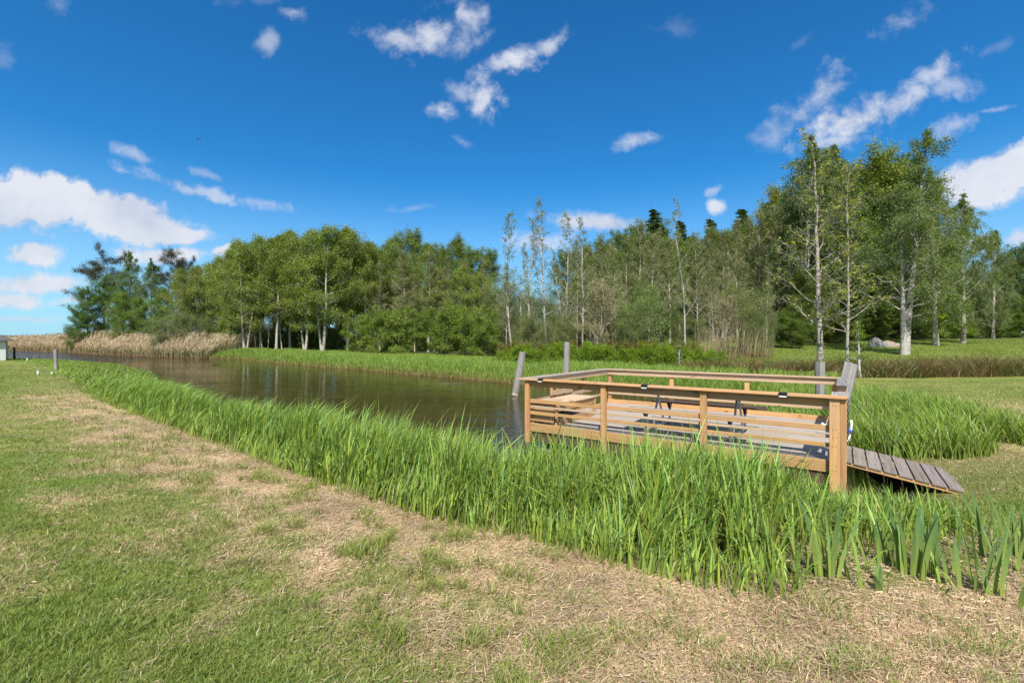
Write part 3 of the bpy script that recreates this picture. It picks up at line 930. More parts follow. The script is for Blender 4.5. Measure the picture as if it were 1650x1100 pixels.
# ================================================================== TREES
def grow(seed, H, r0, base, Rm, prof, nl, el=(55, 70), curve=0.0, nsub=6, ntw=4, nleaf=8000, ls=0.2, lsp=0.25, lcol=(0.07, 0.12, 0.025),
         stems=1, lean=0.03, hang=0.0, lw=0.62, bcol=(1, 1, 1), tw_r=0.012, sublen=(0.25, 0.5), yel=0.25, flat=0.5, limbr=0.42, spread=0.0, wob=1.0):
    rg = np.random.default_rng(seed)
    tk, lf = MB(), MB()
    segs = []
    for st in range(stems):
        az0 = rg.random() * 6.28
        sh = H * (1 if st == 0 else 0.72 + 0.25 * rg.random())
        ln = (lean + (spread if stems > 1 else 0) * (0.5 + rg.random())) * sh
        tt = np.linspace(0, 1, 12)
        wobx = np.cumsum(rg.standard_normal(12)) * 0.006 * sh * wob
        woby = np.cumsum(rg.standard_normal(12)) * 0.006 * sh * wob
        wobx[0] = woby[0] = 0
        tp = np.stack([math.cos(az0) * ln * tt ** 0.8 + wobx * tt, math.sin(az0) * ln * tt ** 0.8 + woby * tt, tt * sh - 0.15 * (tt == 0)], 1)
        if st:
            tp[:, :2] += np.array([math.cos(az0), math.sin(az0)]) * r0 * 0.8
        rr = r0 * (0.75 if st else 1.0) * ((1 - tt) ** 0.85 * 0.93 + 0.05) * (1 + 0.35 * np.exp(-tt * 25))
        tube(tk, tp, rr, 8, bcol)
        k = nl // stems
        for i in range(k):
            fc = ((i + rg.random()) / k)
            f = base + (1 - base) * fc * 0.97
            ti = f * 11
            i0 = min(int(ti), 10)
            p0 = tp[i0] + (tp[i0 + 1] - tp[i0]) * (ti - i0)
            rt = np.interp(f, tt, rr)
            L = Rm * prof(fc) * (0.65 + 0.55 * rg.random())
            if L < 0.15:
                continue
            az = i * 2.399 + rg.normal() * 0.4 + seed
            e = R(el[0] + (el[1] - el[0]) * fc + rg.normal() * 9)
            ss = np.linspace(0, 1, 6)
            azs = az + np.cumsum(rg.normal(size=6)) * 0.10 * wob
            dx, dy = np.cos(azs), np.sin(azs)
            lp = np.stack([p0[0] + dx * np.cos(e) * L * ss, p0[1] + dy * np.cos(e) * L * ss,
                           p0[2] + np.sin(e) * L * ss + curve * L * ss ** 2 + np.cumsum(rg.normal(size=6)) * 0.02 * L], 1)
            lp[0] = p0
            lr = max(float(rt) * limbr, tw_r * 1.5) * (1 - 0.8 * ss)
            tube(tk, lp, np.maximum(lr, tw_r * 0.7), 5, bcol)
            segs.append((lp[3], lp[5], 0.6, i))
            for j in range(nsub):
                s = 0.2 + 0.8 * (j + rg.random()) / nsub
                q = s * 5
                q0 = min(int(q), 4)
                a0 = lp[q0] + (lp[q0 + 1] - lp[q0]) * (q - q0)
                a2 = az + (1 if j % 2 else -1) * R(20 + 55 * rg.random())
                e2 = e * 0.8 + rg.normal() * (0.35 if flat < 0.9 else 0.08) - hang * 0.9
                L2 = L * (sublen[0] + (sublen[1] - sublen[0]) * rg.random()) * (1.15 - 0.5 * s)
                d2 = np.array([math.cos(a2) * math.cos(e2), math.sin(a2) * math.cos(e2), math.sin(e2)])
                m2 = a0 + d2 * L2 * 0.5 + np.array([0, 0, 0.06 * L2])
                b2 = a0 + d2 * L2 + np.array([0, 0, -hang * L2 * 0.6 + 0.05 * L2])
                tube(tk, [a0, m2, b2], [max(tw_r * 1.2, lr[q0] * 0.4), tw_r, tw_r * 0.6], 3, bcol)
                segs += [(a0 + (m2 - a0) * 0.4, m2, 1.0, i * 31 + j), (m2, b2, 1.3, i * 31 + j)]
                for w in range(ntw):
                    u = 0.25 + 0.75 * rg.random()
                    s0 = (a0 + (m2 - a0) * u * 2) if u < 0.5 else (m2 + (b2 - m2) * (u - 0.5) * 2)
                    d3 = rg.normal(size=3) * 0.7 + d2 * 0.7
                    d3[2] -= hang * 1.6
                    d3[2] *= (0.25 if flat >= 0.9 else 1.0)
                    d3 /= np.linalg.norm(d3) + 1e-6
                    L3 = L2 * (0.3 + 0.4 * rg.random()) * (1 + hang)
                    tube(tk, [s0, s0 + d3 * L3], [tw_r * 0.8, tw_r * 0.45], 3, bcol)
                    segs.append((s0, s0 + d3 * L3, 1.1, i * 31 + j))
    A = np.array([s[0] for s in segs])
    B = np.array([s[1] for s in segs])
    wt_ = np.array([s[2] for s in segs]) * (0.3 + np.linalg.norm(B - A, axis=1))
    cid = np.array([s[3] for s in segs])
    clk = rg.random(4096)
    wt_ *= 0.35 + 1.2 * clk[(cid * 7) % 4096] ** 1.5
    si = rg.choice(len(segs), nleaf, p=wt_ / wt_.sum())
    C0 = A[si] + (B[si] - A[si]) * rg.random((nleaf, 1)) + rg.normal(size=(nleaf, 3)) * lsp
    C0[:, 2] = np.maximum(C0[:, 2], 0.08)
    outw = C0 * np.array([1, 1, 0])
    outw /= np.linalg.norm(outw, axis=1)[:, None] + 0.3
    nn = rg.normal(size=(nleaf, 3)) * 0.62 + np.array([0, 0, 0.55]) + outw * 0.45
    nn /= np.linalg.norm(nn, axis=1)[:, None]
    if lw < 0.4:                                     # needles follow their twig
        ax = (B - A)[si] + rg.normal(size=(nleaf, 3)) * 0.25 * np.linalg.norm((B - A)[si], axis=1)[:, None]
    else:
        ax = np.cross(nn, rg.normal(size=(nleaf, 3)))
    ax /= np.linalg.norm(ax, axis=1)[:, None] + 1e-9
    bx = np.cross(nn, ax)
    s = ls * (0.55 + 0.8 * rg.random(nleaf))[:, None]
    V = np.stack([C0 - ax * s * 0.5, C0 + bx * s * lw * 0.5 - ax * s * 0.05, C0 + ax * s * 0.5 - nn * s * 0.12, C0 - bx * s * lw * 0.5 - ax * s * 0.05], 1).reshape(-1, 3)
    base_c = np.array(lcol)
    k = (0.72 + 0.40 * rg.random(nleaf) + 0.30 * (clk[(cid[si] * 13) % 4096] - 0.5))[:, None]
    y = (rg.random(nleaf) ** 2 * yel)[:, None]
    cl = base_c * k * (1 - y) + (base_c * np.array([1.9, 1.45, 0.9])) * k * y
    lf.add(V, np.arange(4 * nleaf).reshape(-1, 4), None, np.repeat(cl, 4, 0))
    return tk, lf


def dome(f):
    return math.sqrt(max(0.0, 1 - (2 * f * 0.95 - 0.75) ** 2 / 1.6))


def egg(f):
    return (math.sin(math.pi * min(1, f * 0.92 + 0.12)) ** 0.8) * (1 - 0.25 * f) + 0.05


def cone(f):
    return 1.02 - f


def umb(f):
    return 0.55 + 0.6 * math.sin(math.pi * (0.25 + 0.65 * f))


def narrow(f):
    return 1 - 0.75 * f


PROTO = {}


def proto(key, name, label_cat, H, bark, leafm, **kw):
    tk, lf = grow(H=H, **kw)
    zt = float(np.percentile(lf.v[0][:, 2], 99.85))
    PROTO[key] = (name, label_cat, zt, tk.mesh(name + '_trunk', bark, True), lf.mesh(name + '_crown', leafm))


for i in range(4):
    proto('alder%d' % i, 'alder_tree', 'tree', 15.0, M_PALEBARK if i % 2 else M_BIRCH, M_LEAF, seed=20 + i, r0=0.17, base=0.21 + 0.025 * i, Rm=4.0, prof=egg, nl=46, el=(12, 65), nsub=7, ntw=3,
          nleaf=32000, ls=0.150, lsp=0.24, lcol=(0.185, 0.250, 0.045), yel=0.4, stems=2 if i == 1 else 1, spread=0.05)
for i in range(3):
    proto('mixed%d' % i, 'broadleaf_tree', 'tree', 16.0, M_BARK, M_LEAF, seed=40 + i, r0=0.22, base=0.10, Rm=4.4, prof=dome, nl=46, el=(15, 65), nsub=7, ntw=3,
          nleaf=34000, ls=0.175, lsp=0.27, lcol=(0.125, 0.190, 0.032), yel=0.25)
for i in range(4):
    proto('slim%d' % i, 'slim_birch', 'tree', 16.0, M_BIRCH, M_LEAF, seed=60 + i, r0=0.125, base=0.26, Rm=2.2, prof=narrow, nl=34, el=(44, 62), nsub=6, ntw=4,
          nleaf=2300, ls=0.13, lsp=0.14, lcol=(0.150, 0.205, 0.042), yel=0.5, tw_r=0.010, lean=0.07, wob=1.9)
for i in range(3):
    proto('bare%d' % i, 'bare_birch', 'tree', 14.0, M_PALEBARK, M_LEAF, seed=80 + i, r0=0.125, base=0.20, Rm=2.6, prof=narrow, nl=44, el=(42, 62), nsub=8, ntw=5,
          nleaf=8500, ls=0.12, lsp=0.22, lcol=(0.165, 0.205, 0.062), yel=0.3, tw_r=0.011, bcol=(1.3, 1.25, 1.15))
for i in range(2):
    proto('spruce%d' % i, 'spruce_tree', 'tree', 20.0, M_BARK, M_NEEDLE, seed=100 + i, r0=0.24, base=0.06, Rm=3.3, prof=cone, nl=120, el=(-12, 30), curve=-0.10, nsub=9, ntw=2,
          nleaf=15000, ls=0.42, lsp=0.05, lcol=(0.048, 0.080, 0.026), yel=0.1, lw=0.30, flat=1.0, sublen=(0.3, 0.5))
for i in range(2):
    proto('pine%d' % i, 'pine_tree', 'tree', 20.0, M_PINEBARK, M_NEEDLE, seed=110 + i, r0=0.26, base=0.50, Rm=5.0, prof=umb, nl=20, el=(0, 45), nsub=7, ntw=4,
          nleaf=30000, ls=0.26, lsp=0.24, lcol=(0.055, 0.064, 0.024), yel=0.2, lw=0.25, wob=2.0, limbr=0.45, tw_r=0.02)
for i in range(2):
    proto('weep%d' % i, 'weeping_birch', 'tree', 19.0, M_PALEBARK, M_LEAF, seed=120 + i, r0=0.26, base=0.10, Rm=4.4, prof=egg, nl=46, el=(35, 70), nsub=8, ntw=5, hang=0.75,
          nleaf=40000, ls=0.14, lsp=0.12, lcol=(0.115, 0.175, 0.040), yel=0.2, tw_r=0.009)
for i in range(2):
    proto('willow%d' % i, 'willow_bush', 'bush', 7.0, M_BARK, M_LEAF, seed=130 + i, r0=0.09, base=0.05, Rm=3.0, prof=dome, nl=44, el=(40, 75), nsub=6, ntw=3, stems=5, spread=0.20,
          nleaf=16000, ls=0.12, lsp=0.25, lcol=(0.225, 0.265, 0.105), yel=0.3, lw=0.45)
proto('palewillow0', 'flowering_willow', 'bush', 7.0, M_PALEBARK, M_LEAF, seed=140, r0=0.09, base=0.05, Rm=2.7, prof=dome, nl=40, el=(45, 75), nsub=7, ntw=4, stems=4, spread=0.16,
      nleaf=7500, ls=0.15, lsp=0.22, lcol=(0.270, 0.256, 0.127), yel=0.25, lw=0.5)
for i in range(2):
    proto('bush%d' % i, 'leafy_bush', 'bush', 5.0, M_BARK, M_LEAF, seed=150 + i, r0=0.06, base=0.03, Rm=2.3, prof=dome, nl=40, el=(20, 75), nsub=6, ntw=3, stems=4, spread=0.18,
          nleaf=17000, ls=0.13, lsp=0.17, lcol=(0.165, 0.245, 0.036), yel=0.3)
for i in range(3):
    proto('shrub%d' % i, 'low_shrub', 'shrub', 1.7, M_BARK, M_LEAF, seed=160 + i, r0=0.025, base=0.03, Rm=1.15, prof=dome, nl=30, el=(20, 75), nsub=5, ntw=2, stems=5, spread=0.25,
          nleaf=6000, ls=0.085, lsp=0.10, lcol=(0.150, 0.245, 0.012), yel=0.35, tw_r=0.006)


def put(key, px, ytop, Y, label, group=None, tint=(1, 1, 1), rz=None, wide=1.0, name=None, cat=None):
    nm, ct, H, tme, cme = PROTO[key]
    X = (px - 825) / F * Y
    z0 = gz(X, Y)
    hgt = (550 - ytop) * Y / F + CAM_Z - z0
    s = hgt / H
    e = empty(name or nm, (X, Y, z0), rz if rz is not None else _brng.random() * 6.28)
    e.scale = (s * wide, s * wide, s)
    tag(e, label, cat or ct, group)
    obj('trunk', tme, e)
    c = obj('crown', cme, e)
    c.color = (*tint, 1)
    return e


def jit(a=0.12):
    return tuple(1 + a * (2 * _brng.random() - 1) * np.array([1.0, 0.7, 1.0]))


# ---- far left: the dark stand behind the tan reeds
put('pine0', 166, 396, 100, 'flat-topped dark pine farthest left, above the tan reeds', tint=(1, 1, 1), rz=0.4, wide=1.15)
put('pine1', 268, 396, 100, 'flat-topped dark pine between the weeping birch and the alders', rz=2.0, wide=0.95)
put('pine0', 306, 410, 104, 'smaller dark pine just right of the flat-topped pine', rz=3.3, wide=0.8)
put('mixed0', 142, 462, 92, 'dark green lakeside tree at the left end of the wood', tint=(0.8, 0.9, 0.85), wide=1.05)
put('mixed1', 176, 440, 95, 'tall dark green broadleaf tree below the leftmost pine', tint=(0.85, 1.0, 0.85))
put('mixed2', 128, 500, 90, 'low dark broadleaf tree overhanging the tan reeds at the left', tint=(0.8, 1.0, 0.8), wide=1.2)
put('weep0', 208, 408, 93, 'weeping blue-green birch between the two flat-topped pines', tint=(0.95, 1.15, 1.3), wide=0.9)
put('weep1', 243, 418, 90, 'shorter weeping birch right of the blue-green one', tint=(1.0, 1.1, 1.1), wide=0.9)
for px, yt in ((200, 470), (228, 478), (262, 462)):
    put('mixed%d' % (px % 3), px, yt, 84, 'mid green bushy tree behind the tan reeds, below the pines', 'bushy trees behind the tan reeds', tint=(1.2, 1.25, 1.0))
for px, yt in ((292, 432), (318, 428), (345, 415)):
    put('alder%d' % (px % 4), px, yt, 74, 'thin yellowish alder at the bend of the far shore', 'alders at the bend of the far shore', tint=(0.95, 0.9, 0.95))
for px, yt in ((255, 505), (285, 495), (312, 500), (338, 505)):
    put('willow%d' % (px % 2), px, yt, 68, 'grey-green willow bush at the right end of the tan reeds', 'willow bushes at the reed end', tint=(0.8, 0.9, 0.8))

# ---- left half: leafy alders and birches at the far bank
row = [(368, 400, 68), (395, 388, 63), (420, 382, 66), (445, 377, 62), (468, 372, 67), (492, 370, 63), (560, 366, 64), (585, 388, 66)]
for k, (px, yt, Y) in enumerate(row):
    put('alder%d' % (k % 4), px, yt, Y, 'leafy alder in the front row of the far bank, left half', 'leafy alders on the far bank', tint=jit(0.10))
put('alder1', 520, 364, 60, 'twin-trunked leafy tree standing forward at the far bank', tint=(0.95, 1.0, 0.95), rz=1.2, wide=1.1)
for k, (px, yt) in enumerate(((402, 445), (413, 455), (423, 440), (431, 450), (455, 430))):
    put('slim%d' % (k % 4), px, yt, 64.5, 'thin white birch stem under the left alders', 'thin white birches under the alders')
for k, (px, yt) in enumerate(((350, 425), (378, 405), (410, 392), (440, 388), (475, 380), (505, 375), (540, 374), (572, 382), (600, 395))):
    put('mixed%d' % (k % 3), px, yt, 80 + 6 * (k % 3), 'dark green tree behind the front alders, left half', 'second row behind the left alders', tint=(1.0, 1.05, 0.9))
for k, (px, yt) in enumerate(((352, 525), (372, 522), (392, 528), (412, 524), (436, 528), (460, 524), (484, 526), (505, 528), (535, 524), (556, 515), (362, 535), (383, 533), (403, 536), (424, 534), (448, 536), (472, 535), (495, 534), (515, 536), (545, 530))):
    put('bush%d' % (k % 2), px, yt, 72 if k < 10 else 68, 'dark undergrowth bush in the shade beneath the left alders', 'undergrowth beneath the left alders', tint=(0.95, 1.0, 0.85), wide=1.4)

# ---- middle: mixed wood
mid = [(615, 396, 72, 'mixed0'), (632, 388, 78, 'alder0'), (640, 378, 90, 'mixed1'), (668, 370, 92, 'mixed2'), (690, 392, 84, 'alder2'), (712, 394, 88, 'mixed0'), (736, 378, 96, 'mixed1'),
       (762, 398, 86, 'mixed2'), (784, 402, 90, 'mixed0'), (700, 425, 66, 'alder1'), (740, 430, 64, 'alder3'), (655, 420, 68, 'alder0'), (775, 440, 62, 'alder1')]
for k, (px, yt, Y, key) in enumerate(mid):
    put(key, px, yt, Y, 'green tree in the wood left of the white birches', 'trees in the middle of the wood', tint=jit(0.12) if 'alder' in key else (1.15, 1.1, 1.1))
for k, (px, yt) in enumerate(((642, 398), (652, 405), (720, 410), (755, 420), (612, 420), (690, 405), (705, 430), (782, 415), (668, 440))):
    put('bare%d' % (k % 3), px, yt, 64, 'greyish half bare tree in front of the mid wood', 'half bare trees in the middle of the wood')
bl = [(585, 500, 57), (612, 498, 55), (640, 492, 54), (668, 500, 53), (715, 495, 52), (742, 488, 52), (768, 495, 50), (785, 510, 47)]
for k, (px, yt, Y) in enumerate(bl):
    put('bush%d' % (k % 2), px, yt, Y, 'fresh green bush on the far bank left of the white birches', 'bushes on the far bank', tint=jit(0.15), wide=1.15)

# ---- the white birches right of the middle
wb = [(826, 335, 50, 'slim0'), (816, 430, 51, 'slim1'), (841, 385, 52, 'slim2'), (857, 350, 49, 'slim3'), (882, 326, 48, 'slim1'), (905, 345, 51, 'slim0'), (912, 398, 49, 'slim2'), (938, 350, 50, 'slim3')]
for k, (px, yt, Y, key) in enumerate(wb):
    put(key, px, yt, Y, 'tall slim white birch with thin foliage, in the loose stand against the sky', 'slim white birches against the sky', tint=(1.0, 1.0, 1.0), rz=k * 1.9 + 0.6)
for k, (px, yt, Y) in enumerate(((868, 470, 62), (850, 465, 70), (835, 460, 60), (806, 440, 60), (895, 470, 60), (820, 480, 55))):
    put('willow%d' % (k % 2), px, yt, Y, 'low green tree behind the white birches', 'low trees behind the white birches', tint=(0.85, 0.95, 0.8))
for k, (px, yt, Y, key) in enumerate(((915, 400, 80, 'mixed0'), (945, 392, 84, 'mixed1'), (975, 385, 88, 'mixed2'), (1000, 372, 95, 'mixed0'), (1022, 362, 98, 'mixed1'), (1050, 350, 100, 'mixed2'), (930, 440, 76, 'mixed1'), (985, 430, 76, 'mixed0'))):
    put(key, px, yt, Y, 'dark broadleaf tree on the slope behind the bare birches', 'dark broadleaf trees on the slope', tint=(1.0, 1.0, 0.95))
br = [(930, 385, 60), (952, 392, 56), (970, 375, 60), (988, 385, 55), (1008, 378, 60), (1028, 352, 62), (1045, 372, 56), (1062, 368, 60), (1080, 380, 57), (1125, 372, 58), (1145, 360, 62), (1165, 368, 57),
      (1188, 350, 60), (1205, 345, 62), (1222, 340, 58), (1240, 335, 60), (1255, 360, 54), (960, 440, 52), (1150, 420, 52), (1200, 420, 50), (1235, 430, 48)]
for k, (px, yt, Y) in enumerate(br):
    put('bare%d' % (k % 3), px, yt, Y, 'grey-brown half bare birch in the thicket behind the platform', 'half bare birches in the thicket', tint=jit(0.1), rz=k * 1.3)
for k, (px, yt, Y) in enumerate(((1035, 380, 74), (1065, 378, 76), (1095, 385, 72), (1125, 380, 78), (1150, 372, 74), (1178, 372, 72), (1205, 362, 74), (1232, 352, 72), (960, 410, 70), (1000, 405, 72))):
    put('alder%d' % (k % 4), px, yt, Y, 'mid green tree among the half bare birches of the thicket', 'green trees among the half bare birches', tint=(0.72, 0.80, 0.75))
put('bare1', 992, 395, 46, 'straight half bare birch rising behind the pale flowering willow', tint=(1, 1.1, 0.9))
put('slim2', 1104, 322, 40, 'single slim white-stemmed tree standing forward of the thicket', tint=(1.1, 1.05, 0.9), rz=0.5, wide=0.8)
for k, (px, yt, Y) in enumerate(((1083, 338, 98), (1113, 358, 104), (1182, 332, 100), (1160, 356, 102), (1255, 318, 96))):
    put('spruce%d' % (k % 2), px, yt, Y, 'dark spruce top above the half bare birches', 'dark spruces on the hill', tint=(2.0, 2.1, 1.6), wide=2.0)
for k, (px, yt, Y) in enumerate(((1070, 430, 78), (1100, 400, 84), (1130, 410, 80), (1160, 415, 78), (1190, 400, 82), (1215, 405, 80), (1245, 395, 76), (1085, 490, 70), (1120, 490, 70), (1150, 495, 68), (1035, 470, 72))):
    put('mixed%d' % (k % 3), px, yt, Y, 'deep green tree in the shade behind the thicket', 'deep green trees behind the thicket', tint=(0.85, 0.9, 0.85))
put('palewillow0', 962, 440, 44, 'pale grey-green flowering willow right of the white birches', wide=1.0)
put('willow0', 1062, 446, 43, 'rounded green willow bush behind the middle of the platform', tint=(0.8, 1.05, 0.75), wide=1.15)
put('willow1', 1030, 470, 42, 'lower willow bush left of the rounded green one', tint=(0.85, 1.05, 0.8))
put('palewillow0', 1160, 470, 40, 'pale willow above the patch of dry reeds', rz=2.2, wide=1.1)
put('willow1', 1198, 450, 41, 'large grey-green willow right of the dry reeds', tint=(0.95, 1.0, 0.95), wide=1.2)
put('willow0', 1225, 500, 37, 'low dark willow at the right end of the dry reeds', tint=(0.7, 0.85, 0.65))
for k, (px, yt) in enumerate(((835, 500), (862, 505), (890, 495), (915, 505), (985, 505), (1010, 500), (1090, 500), (1125, 505))):
    put('willow%d' % (k % 2), px, yt, 46, 'grey-green thicket bush between the birch stems', 'thicket bushes between the birch stems', tint=(0.9, 0.95, 0.9))

# ---- the bright low shrubs on the far bank
k = 0
for px, yt, Y in ((808, 552, 33), (826, 549, 32), (845, 546, 31), (866, 548, 30), (887, 545, 31), (908, 547, 29.5), (930, 549, 30), (952, 546, 29), (974, 550, 30), (995, 549, 29), (1016, 551, 30), (1035, 548, 28.5),
                  (1056, 547, 28), (1075, 546, 27.5), (1096, 551, 28), (1116, 550, 29), (1137, 554, 28), (1156, 559, 27)):
    put('shrub%d' % (k % 3), px + 6 * _brng.random(), yt + 2 + 6 * _brng.random(), Y - 1.5 + 2.0 * _brng.random(), 'low bright green shrub in the row behind the platform', 'low bright shrubs in a row', tint=tuple(1.12 * np.array(jit(0.14))), wide=1.2)
    k += 1
for px in range(812, 1130, 22):
    Y = 34.5
    put('shrub%d' % (k % 3), px, 546 + 6 * _brng.random(), Y + 1.5 + 2 * _brng.random(), 'reddish brown shrub behind the bright green row', 'reddish shrubs behind the bright row', tint=(1.12, 0.62, 2.2), wide=1.0)
    k += 1

# ---- right: big birches, the near sparse alder pair, the dark wood
put('weep1', 1297, 228, 52, 'tall dark weeping birch left of the pale bare alders', tint=(0.85, 0.92, 0.85), rz=0.3, wide=1.05)
put('weep0', 1345, 232, 53, 'tall weeping birch right beside the darkest one', tint=(0.9, 0.95, 0.85), rz=1.9, wide=1.0)
put('mixed1', 1248, 298, 62, 'olive green tree at the left shoulder of the tall birches', tint=(1.8, 1.35, 0.9), wide=0.8)
put('mixed0', 1275, 340, 58, 'shaded tree below the olive green one', tint=(0.7, 0.75, 0.6))
put('mixed2', 1400, 240, 62, 'olive tinted tree between the tall weeping birches', tint=(1.5, 1.25, 0.9), wide=0.95)
for k, (px, yt, Y) in enumerate(((1330, 400, 56), (1300, 430, 50), (1380, 380, 58), (1420, 400, 60), (1280, 480, 47), (1260, 500, 45), (1310, 495, 48), (1345, 490, 52), (1375, 500, 54), (1400, 495, 55), (1440, 470, 60), (1470, 400, 64), (1500, 390, 66), (1530, 400, 68), (1430, 330, 66), (1480, 320, 66), (1318, 250, 60), (1432, 252, 61), (1375, 262, 60))):
    put('mixed%d' % (k % 3), px, yt, Y, 'dark green tree filling the shade behind the alders', 'dark trees behind the alders', tint=(0.9, 0.9, 0.75), wide=1.2)

# the big birch: forked at the foot, with pale dead branches
tk, lf = grow(seed=201, H=20, r0=0.33, base=0.20, Rm=4.4, prof=egg, nl=46, el=(30, 70), nsub=8, ntw=4, hang=0.45, nleaf=42000, ls=0.14, lsp=0.20, lcol=(0.130, 0.190, 0.044), yel=0.35, tw_r=0.011, stems=2, spread=0.05, limbr=0.36)
for (a, zz, L, up) in ((2.6, 4.6, 4.2, 0.25), (0.2, 3.6, 3.6, 0.55), (3.3, 6.0, 3.4, 0.3), (0.5, 5.6, 3.0, 0.2)):
    s = np.linspace(0, 1, 7)
    tube(tk, np.stack([np.cos(a) * L * s, np.sin(a) * L * s * 0.5 - 0.3 * s, zz + up * L * s + 0.25 * np.sin(s * 7)], 1), 0.085 * (1 - 0.75 * s), 6, (1.3, 1.3, 1.3))
PROTO['bigbirch'] = ('birch_tree', 'tree', float(np.percentile(lf.v[0][:, 2], 99.85)), tk.mesh('birch_tree_trunk', M_BIRCH, True), lf.mesh('birch_tree_crown', M_LEAF))
put('bigbirch', 1457, 216, 38, 'big leafy birch with thick white forked trunk on the right lawn', rz=0.0, wide=0.95)
put('weep0', 1508, 278, 47, 'leafy birch just right of the thick forked birch', tint=(1.25, 1.2, 1.05), rz=4.0, wide=1.0)
put('weep1', 1552, 312, 50, 'leaning birch crown reaching out over the lawn', tint=(1.2, 1.15, 1.0), rz=2.6, wide=0.95)
put('weep0', 1600, 372, 62, 'birch with drooping crown near the right end of the lawn', tint=(1.2, 1.1, 1.0), rz=1.0, wide=0.9)
put('spruce0', 1580, 420, 70, 'lone dark spruce showing between the right birches', tint=(0.8, 0.9, 0.8), wide=0.95)
for k, (px, yt, Y) in enumerate(((1640, 392, 78), (1672, 398, 76), (1622, 408, 84), (1700, 390, 80), (1655, 450, 74))):
    put('mixed%d' % (k % 3), px, yt, Y, 'dark tree at the right end of the far lawn', 'dark trees at the right end of the lawn', tint=(0.85, 0.9, 1.0))
for k, (px, yt, Y) in enumerate(((1490, 440, 66), (1530, 430, 70), (1560, 450, 72), (1600, 460, 76), (1630, 470, 72))):
    put('mixed%d' % (k % 3), px, yt, Y, 'dark green tree along the back of the right lawn', 'trees at the back of the right lawn', tint=(0.75, 0.85, 0.65))
for k, (px, yt, Y) in enumerate(((1503, 475, 62), (1525, 490, 61), (1540, 500, 60))):
    put('bush%d' % (k % 2), px, yt, Y, 'bright yellow-green bush at the back of the right lawn', 'bright bushes at the back of the lawn', tint=(1.25, 1.25, 0.7), wide=1.3)
for k, (px, yt, Y) in enumerate(((1565, 505, 66), (1590, 500, 66), (1612, 508, 66), (1480, 505, 60), (1425, 515, 57), (1445, 512, 58), (1405, 510, 56), (1380, 512, 54), (1355, 515, 50), (1335, 510, 50), (1305, 515, 47), (1278, 510, 44), (1635, 500, 70), (1655, 505, 68))):
    put('bush%d' % (k % 2), px, yt, Y, 'dark bush at the edge of the right lawn', 'dark bushes at the lawn edge', tint=(0.6, 0.65, 0.55), wide=1.4)


# the sparse alder pair behind the platform: pale limbs and few yellow-green leaves
def alder_near(seed, r0, Rm, nl, stems, nleaf, lean):
    tk, lf = grow(seed=seed, H=12.5, r0=r0, base=0.16, Rm=Rm, prof=lambda f: 1.0 - 0.62 * f, nl=nl, el=(28, 60), curve=0.05, nsub=7, ntw=4, nleaf=nleaf, ls=0.15, lsp=0.09, lcol=(0.21, 0.25, 0.028), yel=0.5,
                  tw_r=0.008, bcol=(0.80, 0.78, 0.75), lean=lean, limbr=0.36, sublen=(0.2, 0.42))
    return tk, lf


tk, lf = alder_near(231, 0.165, 3.3, 26, 1, 1900, 0.02)
PROTO['near0'] = ('alder_tree', 'tree', 12.5, tk.mesh('sparse_alder_trunk', M_BIRCH, True), lf.mesh('sparse_alder_crown', M_LEAF))
tk, lf = alder_near(237, 0.095, 2.6, 22, 1, 1500, 0.02)
PROTO['near1'] = ('alder_tree', 'tree', 12.5, tk.mesh('thin_alder_trunk', M_BIRCH, True), lf.mesh('thin_alder_crown', M_LEAF))
put('near0', 1322, 236, 25, 'sparse alder with thick spotted trunk and few yellow leaves, behind the platform', rz=0.5)
put('near1', 1364, 262, 24.5, 'sparse alder with thin pale trunk, right of the thick spotted one', rz=2.9)
tk, lf = grow(seed=240, H=2.4, r0=0.07, base=0.25, Rm=0.5, prof=dome, nl=16, el=(30, 70), nsub=4, ntw=2, nleaf=420, ls=0.10, lsp=0.07, lcol=(0.14, 0.22, 0.018), yel=0.3, tw_r=0.005)
PROTO['sapling'] = ('sapling', 'sapling', 2.4, tk.mesh('sapling_trunk', M_BIRCH, True), lf.mesh('sapling_crown', M_LEAF))
put('sapling', 1385, 523, 22.5, 'small leafy sapling beside the thin alder trunk')
put('sapling', 1094, 548, 25.5, 'slender pale-leaved sapling in front of the bright shrubs', tint=(0.9, 0.85, 1.5))

# ------------------------------------------------------------------ irises and single plants on the near bank
def iris(name, x, y, nb, h, label, seed, group=None, spreadx=0.09):
    rg = np.random.default_rng(seed)
    mb = MB()
    az = rg.random() * 3.14
    q = nb
    s = (np.arange(q) - (q - 1) / 2) / max(1, q - 1) * 2
    P = np.stack([np.cos(az) * s * spreadx + rg.normal(size=q) * 0.015, np.sin(az) * s * spreadx + rg.normal(size=q) * 0.015, np.zeros(q) - 0.02], 1)
    lean = np.stack([np.cos(az) * s * 0.55 + rg.normal(size=q) * 0.12, np.sin(az) * s * 0.4 + rg.normal(size=q) * 0.12], 1)
    k = (0.8 + 0.4 * rg.random(q))[:, None]
    c1 = np.array([0.082, 0.190, 0.080]) * k
    c0 = np.array([0.25, 0.32, 0.065]) * k
    blades(mb, P, 1.12 * h * (0.6 + 0.45 * rg.random(q)), 0.036 + 0.018 * rg.random(q), lean, 0.35 + 0.35 * rg.random(q), c0, c1, seg=6, face=rg.normal(size=q) * 0.5, droop=0.2)
    o = obj(name, mb.mesh(name, M_REED), loc=(x, y, gz(x, y)))
    return tag(o, label, 'plant', group)


def onl(px, py, z=0.3):
    Y = (CAM_Z - z) * F / (py - 550)
    return (px - 825) / F * Y, Y


